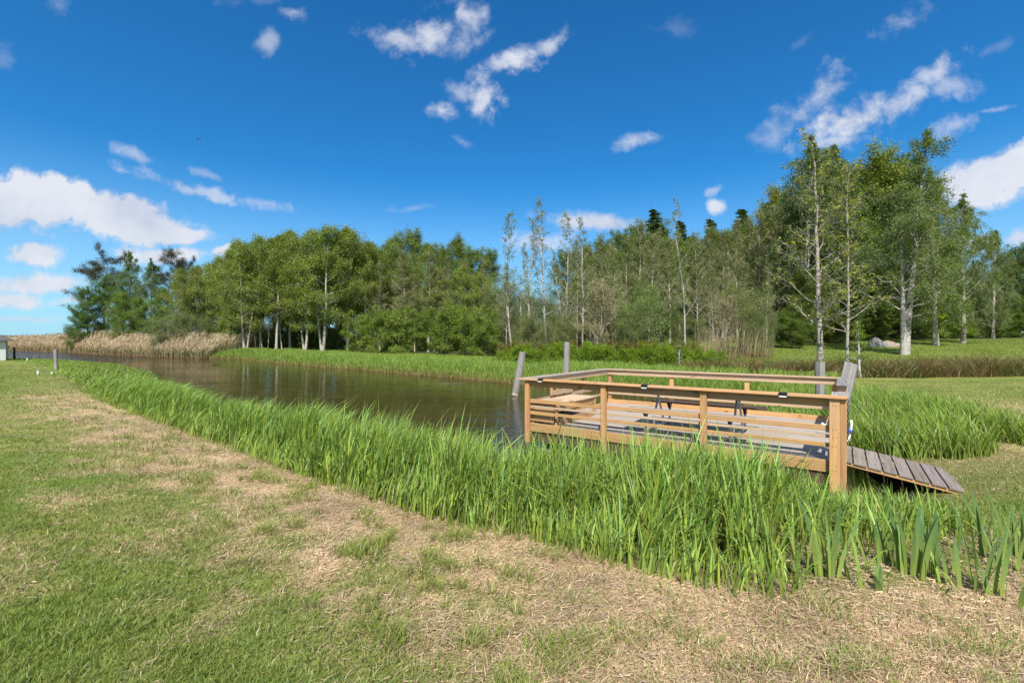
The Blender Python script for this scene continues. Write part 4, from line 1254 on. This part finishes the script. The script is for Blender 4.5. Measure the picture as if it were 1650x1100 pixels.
for k, (px, py, nb, h, lab) in enumerate((
        (1465, 935, 9, 0.66, 'large fan of broad blue-green iris leaves below the ramp foot'),
        (1497, 932, 8, 0.62, 'iris clump with crossing broad leaves right of the largest fan'),
        (1335, 945, 7, 0.60, 'tall bright iris clump at the front edge of the reed belt'),
        (1428, 915, 4, 0.52, 'narrow upright iris left of the largest fan'),
        (1590, 965, 5, 0.66, 'iris with pale yellow foot standing foremost on the straw'),
        (1555, 960, 4, 0.45, 'short stout iris left of the pale-footed one'),
        (1534, 930, 3, 0.45, 'thin iris between the crossing clump and the stout one'),
        (1605, 915, 7, 0.60, 'dark iris clump at the right edge of the near bank'),
        (1645, 905, 6, 0.62, 'bluish iris clump farthest right on the near bank'),
        (1420, 965, 4, 0.22, 'very short iris shoots at the straw edge'),
        (1620, 985, 3, 0.25, 'single short iris shoot on the straw at the far right'))):
    x, y = onl(px, py)
    iris('iris_plant', x, y, nb, h, lab, 300 + k, 'irises on the near bank')
x, y = 6.75, 8.05
iris('iris_plant', x, y, 6, 0.75, 'tall iris in front of the reed bed behind the ramp', 330, 'irises by the ramp')
iris('iris_plant', 7.9, 6.3, 4, 0.42, 'small iris tuft on the grass right of the ramp foot', 331, 'irises by the ramp')

# ================================================================== THE PLATFORM
PX, PY, PZ = 0.32, 9.5, 0.0
PROT = math.atan2(-0.589, 0.808)
LEN, WID = 5.25, 4.0
DZ = 0.55           # top of the deck above the water
plat = empty('floating_platform', (PX, PY, PZ), PROT)
tag(plat, 'wooden railed deck platform floating in the pond by the reeds', 'platform')


def part(name, mat, *boxes, parent=plat, w=0.004, label=None):
    mb = MB()
    for b in boxes:
        box(mb, *b)
    o = obj(name, mb.mesh(name, mat), parent)
    if w:
        bev(o, w)
    if label:
        o['label'] = label
    return o


nb = 28
pitch = (WID - 0.02) / nb
part('deck', M_DECK, *[(0.02, LEN - 0.02, 0.012 + i * pitch, 0.012 + (i + 1) * pitch - 0.007, DZ - 0.03, DZ - 0.002 * (i % 3), 0) for i in range(nb)])
part('joist_frame', M_DARKWOOD, *[(0.3 + i * 0.77, 0.35 + i * 0.77, 0.05, WID - 0.05, DZ - 0.20, DZ - 0.032, 1) for i in range(7)])
part('fascia', M_WOOD, (0.05, LEN, -0.030, 0.0, DZ - 0.15, DZ + 0.022, 0), label='orange-brown front edge board')
part('fascia', M_WOOD, (0.0, LEN, WID, WID + 0.03, DZ - 0.12, DZ + 0.10, 0), label='back edge board standing above the deck')
part('fascia', M_WOOD, (-0.03, 0.0, 0.0, WID, DZ - 0.15, DZ + 0.02, 1))
part('fascia', M_WOOD, (LEN, LEN + 0.03, 0.0, WID, DZ - 0.15, DZ + 0.0, 1))
part('beam', M_DARKWOOD, (0.06, LEN - 0.1, 0.0, 0.05, DZ - 0.36, DZ - 0.152, 0), label='dark tarred beam below the front edge board')
part('beam', M_DARKWOOD, (0.0, 0.05, 0.052, WID - 0.05, DZ - 0.36, DZ - 0.152, 1))
part('beam', M_DARKWOOD, (0.06, LEN - 0.1, WID - 0.05, WID, DZ - 0.36, DZ - 0.152, 0))
part('beam', M_DARKWOOD, (LEN - 0.05, LEN, 0.052, WID - 0.05, DZ - 0.36, DZ - 0.152, 1))
for x in (0.35, 1.9, 3.4, LEN - 0.42):
    mb = MB()
    s = np.linspace(0.12, WID - 0.15, 9)
    rr = np.array([0.16, 0.235, 0.24, 0.24, 0.24, 0.24, 0.24, 0.235, 0.16])
    tube(mb, np.stack([np.full(9, x), s, np.full(9, -0.05)], 1), rr, 14, (1, 1, 1), True)
    obj('float', mb.mesh('float', M_FLOAT, True), plat)
CZ = 1.455          # underside of the cap rail
CT = 0.035
for x in (0.05, 1.75, 3.5):
    part('post', M_WOOD, (x - 0.05, x + 0.05, -0.100, -0.032, 0.17, CZ - 0.002, 2))
part('post', M_WOOD, (LEN - 0.075, LEN + 0.045, -0.115, -0.032, 0.06, CZ - 0.002, 2))
part('post', M_WOOD, (LEN + 0.048, LEN + 0.115, -0.100, -0.005, 0.06, CZ - 0.002, 2))
part('post', M_WOOD, (LEN + 0.032, LEN + 0.125, 0.42, 0.52, 0.16, CZ - 0.002, 2))
part('post', M_PALE, (LEN + 0.032, LEN + 0.135, 2.22, 2.32, 0.18, CZ - 0.002, 2), label='pale bleached gate post')
part('post', M_WOOD, (LEN + 0.032, LEN + 0.11, WID - 0.08, WID + 0.02, 0.2, CZ - 0.002, 2))
for x in (0.05, 1.75, 3.5, LEN - 0.06):
    part('post', M_WOOD, (x - 0.05, x + 0.05, WID + 0.032, WID + 0.10, 0.2, CZ - 0.002, 2))
for y in (1.35, 2.68):
    part('post', M_WOOD, (-0.10, -0.032, y - 0.05, y + 0.05, 0.2, CZ - 0.002, 2))
# cap rails
part('cap_rail', M_WOOD, (-0.15, LEN + 0.13, -0.155, 0.035, CZ, CZ + CT, 0))
part('cap_rail', M_PALE, (-0.12, LEN + 0.06, WID - 0.05, WID + 0.12, CZ, CZ + CT, 0), label='bleached cap rail along the back')
part('cap_rail', M_DECK, (-0.15, 0.03, 0.037, WID - 0.052, CZ, CZ + CT, 1), label='weathered cap rail on the left')
part('cap_rail', M_GREY, (LEN - 0.06, LEN + 0.15, 0.037, 0.62, CZ + 0.001, CZ + CT - 0.003, 1), label='grey weathered cap beside the gate')
part('cap_rail', M_GREY, (LEN - 0.02, LEN + 0.16, 2.14, WID - 0.052, CZ + 0.001, CZ + CT - 0.003, 1), label='grey weathered cap behind the gate')
# boards under the caps
part('rail_board', M_WOOD, (0.10, LEN - 0.08, -0.028, 0.0, CZ - 0.130, CZ - 0.003, 0))
part('rail_board', M_PALE, (0.0, LEN, WID + 0.0, WID + 0.03, CZ - 0.130, CZ - 0.003, 0))
part('rail_board', M_PALE, (-0.03, -0.001, 0.0, WID - 0.01, CZ - 0.130, CZ - 0.003, 1))
part('rail_board', M_WOOD, (LEN + 0.001, LEN + 0.03, 0.0, 0.52, CZ - 0.130, CZ - 0.003, 1))
part('rail_board', M_WOOD, (LEN + 0.001, LEN + 0.03, 2.22, WID - 0.03, CZ - 0.130, CZ - 0.003, 1))
# slats of the front, back, left and right
for z0, z1, mt in ((DZ + 0.435, DZ + 0.515, M_WOOD), (DZ + 0.338, DZ + 0.380, M_PALE), (DZ + 0.207, DZ + 0.265, M_WOOD)):
    part('slat', mt, (0.06, LEN - 0.03, -0.029, -0.003, z0, z1, 0), w=0.003)
part('slat', M_PALE, (0.02, LEN - 0.02, WID + 0.003, WID + 0.028, DZ + 0.24, DZ + 0.31, 0), w=0.003)
for z0, z1 in ((DZ + 0.40, DZ + 0.47), (DZ + 0.22, DZ + 0.28)):
    part('slat', M_PALE, (-0.028, -0.003, 0.02, WID - 0.02, z0, z1, 1), w=0.003)
    part('slat', M_WOOD, (LEN + 0.003, LEN + 0.028, 2.22, WID - 0.02, z0, z1, 1), w=0.003)
    part('slat', M_WOOD, (LEN + 0.003, LEN + 0.028, 0.03, 0.50, z0, z1, 1), w=0.003)


def on_plat(x, y, z=0.0):
    c_, s_ = math.cos(PROT), math.sin(PROT)
    return (PX + x * c_ - y * s_, PY + x * s_ + y * c_, PZ + z)


M_RAMP = wood_mat('worn_ramp_board', [(0.10, 0.08, 0.065), (0.245, 0.205, 0.175), (0.34, 0.295, 0.26), (0.22, 0.20, 0.185)], 0.8, True, 0.5)
# ---- ramp: eight planks on two stringers
ang = math.asin((0.43 - 0.20) / 1.42)
rl = on_plat(LEN + 0.035, 0.75, 0.445)
ramp = empty('gangway_ramp', rl)
ramp.rotation_euler = (0, ang, PROT)
tag(ramp, 'grey plank ramp leading down from the platform to the bank', 'ramp')
RW_ = 1.33
for i in range(8):
    x0 = 0.004 + i * 0.178
    part('plank', M_RAMP, (x0, x0 + 0.157, 0.0 + 0.01 * _brng.random(), RW_ - 0.012 * _brng.random(), -0.028, 0.0, 1), parent=ramp, w=0.003)
for y in (0.02, RW_ - 0.065):
    part('stringer', M_WOOD, (0.0, 1.42, y, y + 0.045, -0.075, -0.030, 0), parent=ramp, w=0.003)
mb = MB()
for i in range(8):
    for y in (0.10, 0.5, 0.85, 1.22):
        for dx in (0.03, 0.12):
            x = 0.004 + i * 0.178 + dx
            box(mb, x - 0.005, x + 0.005, y - 0.005, y + 0.005, -0.002, 0.0025)
obj('screws', mb.mesh('screws', M_CHAIN), ramp)['kind'] = 'stuff'

# ---- picnic table
tb = empty('picnic_table', on_plat(3.08, 1.17, DZ), PROT)
tag(tb, 'picnic table with steel tube frame and two plank benches on the deck', 'table')
part('table_top', M_DECK, *[(-1.05, 1.05, -0.36 + i * 0.148, -0.36 + i * 0.148 + 0.138, 0.70, 0.74, 0) for i in range(5)], parent=tb)
for s in (-1, 1):
    part('bench_seat', M_DARKWOOD if s > 0 else M_DECK, *[(-1.08, 1.08, s * 0.72 - 0.13 + i * 0.135, s * 0.72 - 0.13 + i * 0.135 + 0.128, 0.41, 0.452, 0) for i in range(2)], parent=tb)  # far seat gets the dark timber: its shaded edge put into the colour
for x in (-0.72, 0.72):
    mb = MB()
    pts = [(x, -0.72, 0.40), (x, -0.72, 0.20), (x, -0.715, 0.10), (x, -0.68, 0.045), (x, -0.60, 0.028), (x, 0, 0.026), (x, 0.60, 0.028), (x, 0.68, 0.045), (x, 0.715, 0.10), (x, 0.72, 0.20), (x, 0.72, 0.40)]
    tube(mb, pts, 0.024, 10, (1, 1, 1), True)
    o = obj('tube_frame', mb.mesh('tube_frame', M_STEEL, True), tb)
    for sg, xx in ((1, x + 0.05), (-1, x - 0.05)):
        mb = MB()
        tube(mb, [(xx, sg * 0.13, 0.03), (xx, sg * 0.10, 0.25), (xx, sg * -0.05, 0.45), (xx, sg * -0.20, 0.69)], 0.021, 10, (1, 1, 1), True)
        obj('table_leg', mb.mesh('table_leg', M_STEEL, True), tb)
    for s in (-1, 1):
        mb = MB()
        y0 = s * 0.72
        V = [(x - 0.025, y0 - 0.12, 0.408), (x - 0.025, y0 + 0.12, 0.408), (x - 0.025, y0, 0.28), (x + 0.025, y0 - 0.12, 0.408), (x + 0.025, y0 + 0.12, 0.408), (x + 0.025, y0, 0.28)]
        mb.add(V, [(0, 1, 4, 3), (1, 2, 5, 4), (2, 0, 3, 5)], [(0, 2, 1), (3, 4, 5)])
        obj('seat_bracket', mb.mesh('seat_bracket', M_BLACK), tb)

# ---- slatted bench along the left rail
bn = empty('slatted_bench', on_plat(0.0, 0.0, DZ), PROT)
tag(bn, 'low box bench of pale planks at the left end of the deck', 'bench')
part('seat', M_PALE, *[(0.03 + i * 0.125, 0.03 + i * 0.125 + 0.116, 0.06, 0.78, 0.42, 0.45, 1) for i in range(5)],
     *[(0.02, 0.68, 0.84 + i * 0.115, 0.84 + i * 0.115 + 0.106, 0.405, 0.435, 0) for i in range(9)], parent=bn)
part('apron', M_WOOD, (0.62, 0.645, 0.05, 1.85, 0.27, 0.402, 1), parent=bn)
part('end_panel', M_WOOD, (0.03, 0.60, 0.055, 0.08, 0.26, 0.40, 0), (0.03, 0.60, 0.055, 0.08, 0.05, 0.19, 0), parent=bn)
part('toe_board', M_WOOD, (0.66, 0.685, 0.18, 1.75, 0.0, 0.13, 1), parent=bn)
part('back_board', M_DARKWOOD, (0.03, 0.05, 0.10, 1.85, 0.02, 0.38, 1), parent=bn)  # dark timber stands in for the shade inside the open bench
for x in (0.05, 0.615):
    for y in (0.085, 1.80):
        part('leg', M_WOOD, (x - 0.0, x + 0.055, y, y + 0.07, 0.0, 0.40, 2), parent=bn)
part('back_support', M_WOOD, (-0.002, 0.045, 0.92, 0.98, 0.44, 0.78, 2), parent=bn)
part('back_support', M_WOOD, (-0.002, 0.045, 1.52, 1.58, 0.44, 0.78, 2), parent=bn)
part('backrest', M_PALE, (0.047, 0.072, 0.85, 1.85, 0.50, 0.60, 1), parent=bn)

# ---- small things on and by the platform
mb = MB()
for x in (0.05, 1.75, 3.5, LEN - 0.015):
    for z in (DZ - 0.10, DZ - 0.03, DZ + 0.236, DZ + 0.36, DZ + 0.475, CZ - 0.10, CZ - 0.04):
        for dx in (-0.02, 0.02):
            box(mb, x + dx - 0.005, x + dx + 0.005, -0.1165 if x > 5 else -0.1015, -0.099, z - 0.005, z + 0.005)
for i in range(12):
    for yy in (-0.115, -0.015):
        x = 0.1 + i * 0.46
        box(mb, x - 0.005, x + 0.005, yy - 0.005, yy + 0.005, CZ + CT - 0.001, CZ + CT + 0.0015)
obj('screws', mb.mesh('screws', M_CHAIN), plat)['kind'] = 'stuff'
for k, (x, lab) in enumerate(((0.42, 'small black solar lamp clipped on the front rail near the left corner'), (2.55, 'small black solar lamp clipped on the middle of the front rail'), (4.62, 'small black solar lamp clipped on the front rail near the right corner'))):
    e = empty('rail_lamp', on_plat(x, -0.155, CZ + CT), PROT)
    tag(e, lab, 'lamp', 'lamps clipped on the front rail')
    mb = MB()
    box(mb, -0.055, 0.055, -0.018, 0.075, 0.001, 0.014)
    box(mb, -0.055, 0.055, -0.022, -0.004, -0.045, 0.0012)
    bev(obj('housing', mb.mesh('housing', M_BLACK), e), 0.004)
    mb = MB()
    box(mb, -0.048, 0.048, -0.030, -0.0225, -0.052, -0.034)
    bev(obj('lens', mb.mesh('lens', M_WHITE), e), 0.003)

ch = empty('gate_chain', on_plat(LEN + 0.135, 0.56, CZ - 0.02), PROT)
tag(ch, 'dark chain hanging from the gate post of the platform', 'chain')
mb = MB()
for i in range(17):
    a = np.linspace(0, 2 * np.pi, 11)
    r1, r2 = 0.013, 0.026
    u, w_ = np.cos(a) * r1, np.sin(a) * r2
    z = -0.03 - i * 0.042
    pts = np.stack([u, 0 * a, z + w_], 1) if i % 2 else np.stack([0 * a, u, z + w_], 1)
    tube(mb, pts, 0.0055, 5)
obj('links', mb.mesh('links', M_CHAIN, True), ch)

mb = MB()
p0, p1 = on_plat(LEN + 0.13, 2.20, 0.42), on_plat(LEN + 0.20, 2.16, 0.86)
s = np.linspace(0, 1, 7)[:, None]
pp = np.array(p0) * (1 - s) + np.array(p1) * s + np.array([0.05, 0, 0]) * (s * (1 - s) * 2)
tube(mb, pp - np.array(p0), 0.020, 10, (1, 1, 1), True)
tag(obj('white_pipe', mb.mesh('white_pipe', M_WHITE, True), loc=p0), 'bent white plastic pipe standing at the top of the ramp', 'pipe')

e = empty('mooring_rope', on_plat(LEN + 0.06, 2.19, 0.72), PROT)
tag(e, 'white rope end with blue wrapping beside the white pipe', 'rope')
mb = MB()
s = np.linspace(0, 1, 9)
tube(mb, np.stack([-0.30 + 0.36 * s, -0.02 + 0 * s, 0.04 - 0.07 * s - 0.05 * np.sin(s * 3.14)], 1), 0.021, 8, (1, 1, 1), True)
obj('cord', mb.mesh('cord', M_WHITE, True), e)
mb = MB()
tube(mb, np.stack([0.05 + 0.10 * s, -0.02 - 0.01 * s, -0.03 - 0.01 * s + 0.02 * np.sin(s * 6)], 1), 0.027, 8, (1, 1, 1), True)
obj('wrapping', mb.mesh('wrapping', M_BLUE, True), e)


# ---- old mooring posts
def pole(name, x, y, z0, z1, r, tilt, label, cat='post', mat=M_GREY, base_ring=None, seed=0, rx=1.0):
    rg = np.random.default_rng(seed + 5)
    e = empty(name, (x, y, z0))
    tag(e, label, cat)
    n = 9
    s = np.linspace(0, 1, n)
    L = z1 - z0
    pts = np.stack([tilt[0] * s, tilt[1] * s, L * s], 1)
    rad = r * (1.06 - 0.12 * s) * (1 + 0.05 * rg.normal(size=n))
    mb = MB()
    k = 12
    tube(mb, pts, rad, k, (1, 1, 1), False)
    V = mb.v[0].reshape(n, k, 3)
    V += rg.normal(size=(1, k, 1)) * r * 0.06 * np.array([1, 1, 0])
    V[..., 0] = (V[..., 0] - pts[:, None, 0]) * rx + pts[:, None, 0]
    V[-1, :, 2] += rg.normal(size=k) * r * 0.10 + (V[-1, :, 0] - pts[-1, 0]) * -0.12
    top = V[-1].mean(0) + np.array([0, 0, r * 0.05])
    cen = np.concatenate([V[-1], top[None]])
    mb.add(cen, None, [(i, (i + 1) % k, k) for i in range(k)])
    mb.v[0] = V.reshape(-1, 3)
    obj('shaft', mb.mesh('shaft', mat), e)
    if base_ring:
        mb = MB()
        ss = np.array([base_ring[0], base_ring[1]])
        tube(mb, np.stack([tilt[0] * ss / L, tilt[1] * ss / L, ss], 1), r * 1.12, 12, (1, 1, 1), False)
        obj('water_mark', mb.mesh('water_mark', base_ring[2], True), e)
    return e


M_RING = plain('pale_dried_algae', (0.42, 0.38, 0.26), 0.9)
Yp = 13.6
pole('mooring_post', (825 - 825) / F * 18.9, 18.9, -0.7, 1.81, 0.132, (0.45, 0.0), 'leaning grey weathered post standing in the water left of the platform', base_ring=(0.72, 0.80, M_RING), seed=1)
Yp = 16.5
pole('mooring_post', (910 - 825) / F * Yp, Yp, -0.6, 2.25 + 0.0 - 0.02, 0.115, (0.09, 0.0), 'upright grey post rising behind the left rail of the platform', seed=2)
Yp = 13.0
pole('mooring_post', (1321 - 825) / F * Yp, Yp, -0.5, 2.25 - 33 * Yp / F, 0.125, (0.0, 0.0), 'short thick grey post behind the back rail near the right corner', seed=3)
Yp = 10.6
pole('mooring_post', (1338 - 825) / F * Yp, Yp, -0.4, 2.25 - 36 * Yp / F, 0.128, (0.55, 0.1), 'broad split grey post leaning at the right back corner of the platform', seed=4, rx=1.25)
Yp = 30.0
pole('fence_post', (91 - 825) / F * Yp, Yp, gz((91 - 825) / F * Yp, Yp) - 0.3, 2.25 - 12.5 * Yp / F, 0.10, (-0.06, 0.0), 'grey wooden post in the tall grass at the left bank', seed=6)
Yp = 47.0
xx = (23 - 825) / F * Yp
pole('jetty_post', xx, Yp, -0.5, 2.25 - 9 * Yp / F, 0.095, (0.0, 0.0), 'dark post by the water beside the pale shed', mat=M_DARKWOOD, seed=7)

# ---- the shed at the left edge
M_SIDING = plain('pale_siding_paint', (0.56, 0.60, 0.56), 0.6, var=0.06, vs_=3.0)
m, N = new_mat('roof_shingle')
ob = N.n('ShaderNodeTexCoord').outputs['Object']
vn = N.n('ShaderNodeTexBrick', ins={'Vector': N.n('ShaderNodeMapping', ins={0: ob, 2: (0.0, 0.0, 0.3), 3: (3.0, 3.0, 3.0)}).outputs[0], 1: (0.07, 0.07, 0.075, 1), 2: (0.14, 0.13, 0.13, 1), 3: (0.04, 0.04, 0.04, 1)})
p = N.n('ShaderNodeBsdfPrincipled', ins={'Base Color': vn.outputs[0], 'Roughness': 0.9})
out(N, p.outputs[0])
M_SHINGLE = m
Ys = 44.0
xr = (9 - 825) / F * Ys
sh = empty('garden_shed', (xr, Ys, 0.40))
sh.rotation_euler = (0, 0, R(46))
tag(sh, 'pale shed with horizontal siding and dark shingle roof at the left edge', 'shed')
mb = MB()
box(mb, -3.6, -0.03, 0.03, 3.6, -0.3, 2.05)
for i in range(14):
    z = -0.05 + i * 0.15
    V = [(-3.63, -0.012, z), (0.012, -0.012, z), (0.012, -0.012, z + 0.005), (-3.63, 0.018, z + 0.148), (0.0, 0.018, z + 0.148), (-3.63, -0.012, z + 0.005)]
    mb.add([(-3.63, 0.0, z), (-3.63, -0.022, z), (0.022, -0.022, z), (0.0, 0.0, z + 0.15), (-3.63, 0.0, z + 0.15)], [(1, 2, 3, 4)], [(0, 2, 1)])
    mb.add([(0.0, 0.0, z), (0.022, -0.022, z), (0.022, 3.63, z), (0.0, 3.63, z + 0.15), (0.0, 0.0, z + 0.15)], [(1, 2, 3, 4)], [(0, 1, 2)])
obj('wall', mb.mesh('wall', M_SIDING), sh)
mb = MB()
o_ = 0.42
a, b = -3.65 - o_, 0.0 + o_
apex = (-1.8, 1.8, 3.35)
rb_ = [(a, -o_, 1.98), (b, -o_, 1.98), (b, 3.6 + o_, 1.98), (a, 3.6 + o_, 1.98)]
lo_ = [(x, y, z - 0.09) for x, y, z in rb_]
mb.add(rb_ + lo_ + [apex], [(0, 1, 5, 4), (1, 2, 6, 5), (2, 3, 7, 6), (3, 0, 4, 7), (4, 5, 6, 7)], [(0, 1, 8), (1, 2, 8), (2, 3, 8), (3, 0, 8)])
obj('roof', mb.mesh('roof', M_SHINGLE), sh)

# ---- pale stubs and white flowers in the left bank grass
for k, (px, py, h, lab) in enumerate(((61.5, 606, 0.26, 'tallest pale pipe stub in the left bank grass'), (84, 604, 0.15, 'pale pipe stub half hidden by grass below the grey post'), (36, 580, 0.30, 'far pale pipe stub closest to the shed'), (44, 583, 0.33, 'pale pipe stub just right of the one by the shed'))):
    x, y = onl(px, py, 0.40)
    mb = MB()
    tube(mb, [(0, 0, -0.05), (0, 0, h * 0.5), (0, 0, h)], 0.05, 12, (1, 1, 1), True)
    mb.add([(0.06 * math.cos(t), 0.06 * math.sin(t), h - 0.01 + 0.03 * j) for j in (0, 1) for t in np.linspace(0, 6.283, 12, endpoint=False)], [(i, (i + 1) % 12, 12 + (i + 1) % 12, 12 + i) for i in range(12)])
    tag(obj('pipe_stub', mb.mesh('pipe_stub', plain('pale_pipe', (0.50, 0.60, 0.54), 0.5), True), loc=(x, y, gz(x, y))), lab, 'pipe', 'pale pipe stubs on the left bank')
for k, (px, py, h, lab) in enumerate(((55, 603, 0.36, 'white flower nearest the tallest pipe stub'), (71, 597, 0.42, 'tall white flower in the grass left of the grey post'), (67.5, 593, 0.40, 'far white flower up the left bank'), (71, 604, 0.34, 'low white flower right of the tallest pipe stub'))):
    x, y = onl(px, py, 0.40)
    e = empty('white_flower', (x, y, gz(x, y)))
    tag(e, lab, 'flower', 'white flowers on the left bank')
    mb = MB()
    tube(mb, [(0, 0, 0), (0.01, 0, h * 0.6), (0.03, 0, h)], 0.008, 5, (0.6, 0.9, 0.3))
    obj('stem', mb.mesh('stem', plain('flower_stem', (0.09, 0.14, 0.04))), e)
    mb = MB()
    rg = np.random.default_rng(k)
    for j in range(14):
        a, el_ = rg.random() * 6.28, rg.random() * 1.3
        d = np.array([math.cos(a) * math.cos(el_), math.sin(a) * math.cos(el_), math.sin(el_)])
        q = np.cross(d, [0, 0, 1.0])
        c0 = np.array([0.03, 0, h])
        mb.add([c0, c0 + d * 0.03 + q * 0.017, c0 + d * 0.055, c0 + d * 0.03 - q * 0.017], [(0, 1, 2, 3)])
    obj('petals', mb.mesh('petals', M_WHITE), e)


# ---- heap of stones by the big birch
def rock(name, x, y, rx, ry, rz, mat, label, seed, group=None):
    rg = np.random.default_rng(seed)
    mb = MB()
    nu, nv_ = 18, 9
    V = []
    for j in range(nv_ + 1):
        ph = j / nv_ * math.pi / 2
        for i in range(nu):
            th = i / nu * 2 * math.pi
            r = 0.8 + 0.4 * float(fbm(np.array([math.cos(th) * 2 + seed]), np.array([math.sin(th) * 2 + ph * 2.5]), seed, 4)[0])
            V.append((rx * r * math.cos(th) * math.cos(ph), ry * r * math.sin(th) * math.cos(ph), rz * r * math.sin(ph) - 0.08))
    Q = [(j * nu + i, j * nu + (i + 1) % nu, (j + 1) * nu + (i + 1) % nu, (j + 1) * nu + i) for j in range(nv_) for i in range(nu)]
    mb.add(V, Q)
    return tag(obj(name, mb.mesh(name, mat), loc=(x, y, gz(x, y))), label, 'stone', group)


Yr = 46.0
for k, (px, rx, rz, mt, lab) in enumerate(((1411, 0.75, 0.95, M_STONE, 'big grey boulder at the left end of the stone heap'), (1424, 0.5, 0.5, M_STONE, 'low grey stone beside the big boulder'), (1431, 0.75, 0.62, M_PINKSTONE, 'pinkish flat stone in the middle of the heap'),
                                         (1440, 0.45, 0.38, M_PINKSTONE, 'small pinkish stone near the birch trunk'), (1446, 0.55, 0.42, M_STONE, 'grey stone at the right end of the heap'))):
    rock('boulder', (px - 825) / F * Yr, Yr - 0.3 * (k % 2), rx, rx * 0.8, rz, mt, lab, 400 + k, 'stones heaped by the birch')
rock('boulder', 8.35, 7.05, 0.16, 0.14, 0.14, M_PINKSTONE, 'single pale stone on the bank beyond the ramp', 420)

# ---- the cottage glimpsed through the trees at the right edge
hc = empty('cottage', ((1641 - 825) / F * 82, 82, gz(91, 82)))
tag(hc, 'light grey cottage half hidden by trees at the right edge', 'cottage')
M_CWALL = plain('grey_plaster', (0.50, 0.50, 0.52), 0.8, var=0.06)
mb = MB()
box(mb, 0, 9, 0, 7, -0.5, 2.9)
obj('wall', mb.mesh('wall', M_CWALL), hc)
mb = MB()
mb.add([(-0.5, -0.6, 2.8), (9.5, -0.6, 2.8), (9.5, 7.6, 2.8), (-0.5, 7.6, 2.8), (-0.5, 3.5, 5.2), (9.5, 3.5, 5.2)], [(0, 1, 5, 4), (2, 3, 4, 5), (0, 3, 2, 1)], [(0, 4, 3), (1, 2, 5)])
obj('roof', mb.mesh('roof', M_SHINGLE), hc)
mb = MB()
box(mb, 1.1, 3.4, -0.03, 0.0, -0.3, 1.1)
obj('door', mb.mesh('door', M_BLACK), hc)

# ---- birds far up
M_BIRD = plain('dark_feather', (0.03, 0.03, 0.035), 0.8)
for k, (px, py, s, lab) in enumerate(((319, 225, 0.42, 'small dark bird in the blue sky, the larger of two specks'), (323, 225, 0.26, 'tiny dark bird just right of the larger speck'))):
    Yb = 80.0
    mb = MB()
    bs = np.linspace(-1, 1, 9)
    tube(mb, np.stack([bs * 0.5 * s, 0 * bs, 0.04 * s * bs], 1), 0.13 * s * np.sqrt(np.maximum(1 - bs ** 2, 0.03)), 8, (1, 1, 1), True)
    for sg in (-1, 1):
        mb.add([(0.18 * s, 0.06 * s * sg, 0.02), (-0.12 * s, 0.06 * s * sg, 0.02), (-0.22 * s, 0.35 * s * sg, 0.5 * s), (0.02 * s, 0.38 * s * sg, 0.52 * s), (-0.25 * s, 0.55 * s * sg, 0.85 * s)], [(0, 1, 2, 3)], [(3, 2, 4)])
    o = obj('bird', mb.mesh('bird', M_BIRD), loc=((px - 825) / F * Yb, Yb, CAM_Z + (550 - py) / F * Yb))
    tag(o, lab, 'bird', 'birds in the sky')

# ---- debris on the water
rng = np.random.default_rng(77)
n = 900
pt = np.stack([-2.2 + 3.0 * rng.random(n), 6.9 + 3.6 * rng.random(n) ** 1.3], 1)
pt = np.concatenate([pt, np.stack([-6 + 9 * rng.random(500), 10 + 12 * rng.random(500)], 1)])
kp = (sdist(pt[:, 0], pt[:, 1]) < -0.1) & ~in_platform(pt[:, 0], pt[:, 1]) & (rng.random(len(pt)) < 1.6 * sstep(0.42, 0.62, fbm(pt[:, 0] * 1.1, pt[:, 1] * 1.6, 171, 3)))
pt = pt[kp]
n = len(pt)
a = rng.standard_normal(n) * 0.6
L = 0.03 + 0.09 * rng.random(n)
wd = 0.006 + 0.012 * rng.random(n)
C0 = np.stack([pt[:, 0], pt[:, 1], 0.004 + 0.003 * rng.random(n)], 1)
dv = np.stack([np.cos(a), np.sin(a), 0 * a], 1) * L[:, None]
sv = np.stack([-np.sin(a), np.cos(a), 0 * a], 1) * wd[:, None]
mb = MB()
mb.add(np.stack([C0 - dv, C0 - sv, C0 + dv, C0 + sv], 1).reshape(-1, 3), np.arange(4 * n).reshape(-1, 4), None, np.repeat(np.array([0.20, 0.085, 0.055]) * (0.5 + 0.8 * rng.random(n))[:, None], 4, 0))
tag(obj('floating_debris', mb.mesh('floating_debris', M_DRY)), 'reddish leaves and stems floating on the dark water by the platform', 'debris', kind='stuff')
mb = MB()
s = np.linspace(0, 1, 8)
tube(mb, np.stack([-0.65 + 1.3 * s, 0.09 * np.sin(s * 5), 0.0 + 0.03 * s], 1), 0.018 * (1 - 0.6 * s) + 0.006, 7, (1, 1, 1), True)
x, y = onl(728, 618.5, 0.0)
tag(obj('driftwood_branch', mb.mesh('driftwood_branch', M_BARK, True), loc=(x, y, 0)), 'thin brown branch floating near the far bank reeds', 'branch')

x, y = onl(202, 611, 0.0)
mb = MB()
s = np.linspace(0, 1, 10)
tube(mb, np.stack([0.05 * np.sin(s * 9) + 0.18 * s, 0.04 * np.sin(s * 7), -0.3 + 1.95 * s], 1), 0.026 * (1 - 0.7 * s), 6, (1, 1, 1), True)
for s0, a, L in ((0.55, 0.6, 0.35), (0.75, 2.6, 0.28)):
    p0 = np.array([0.05 * math.sin(s0 * 9) + 0.18 * s0, 0.04 * math.sin(s0 * 7), -0.3 + 1.95 * s0])
    tube(mb, [p0, p0 + np.array([math.cos(a) * L * 0.5, 0, L * 0.6]), p0 + np.array([math.cos(a) * L * 0.8, 0.03, L])], [0.011, 0.008, 0.004], 5)
tag(obj('dead_stick', mb.mesh('dead_stick', M_BARK, True), loc=(x, y, 0)), 'thin dead stick standing in the water off the left bank', 'stick')
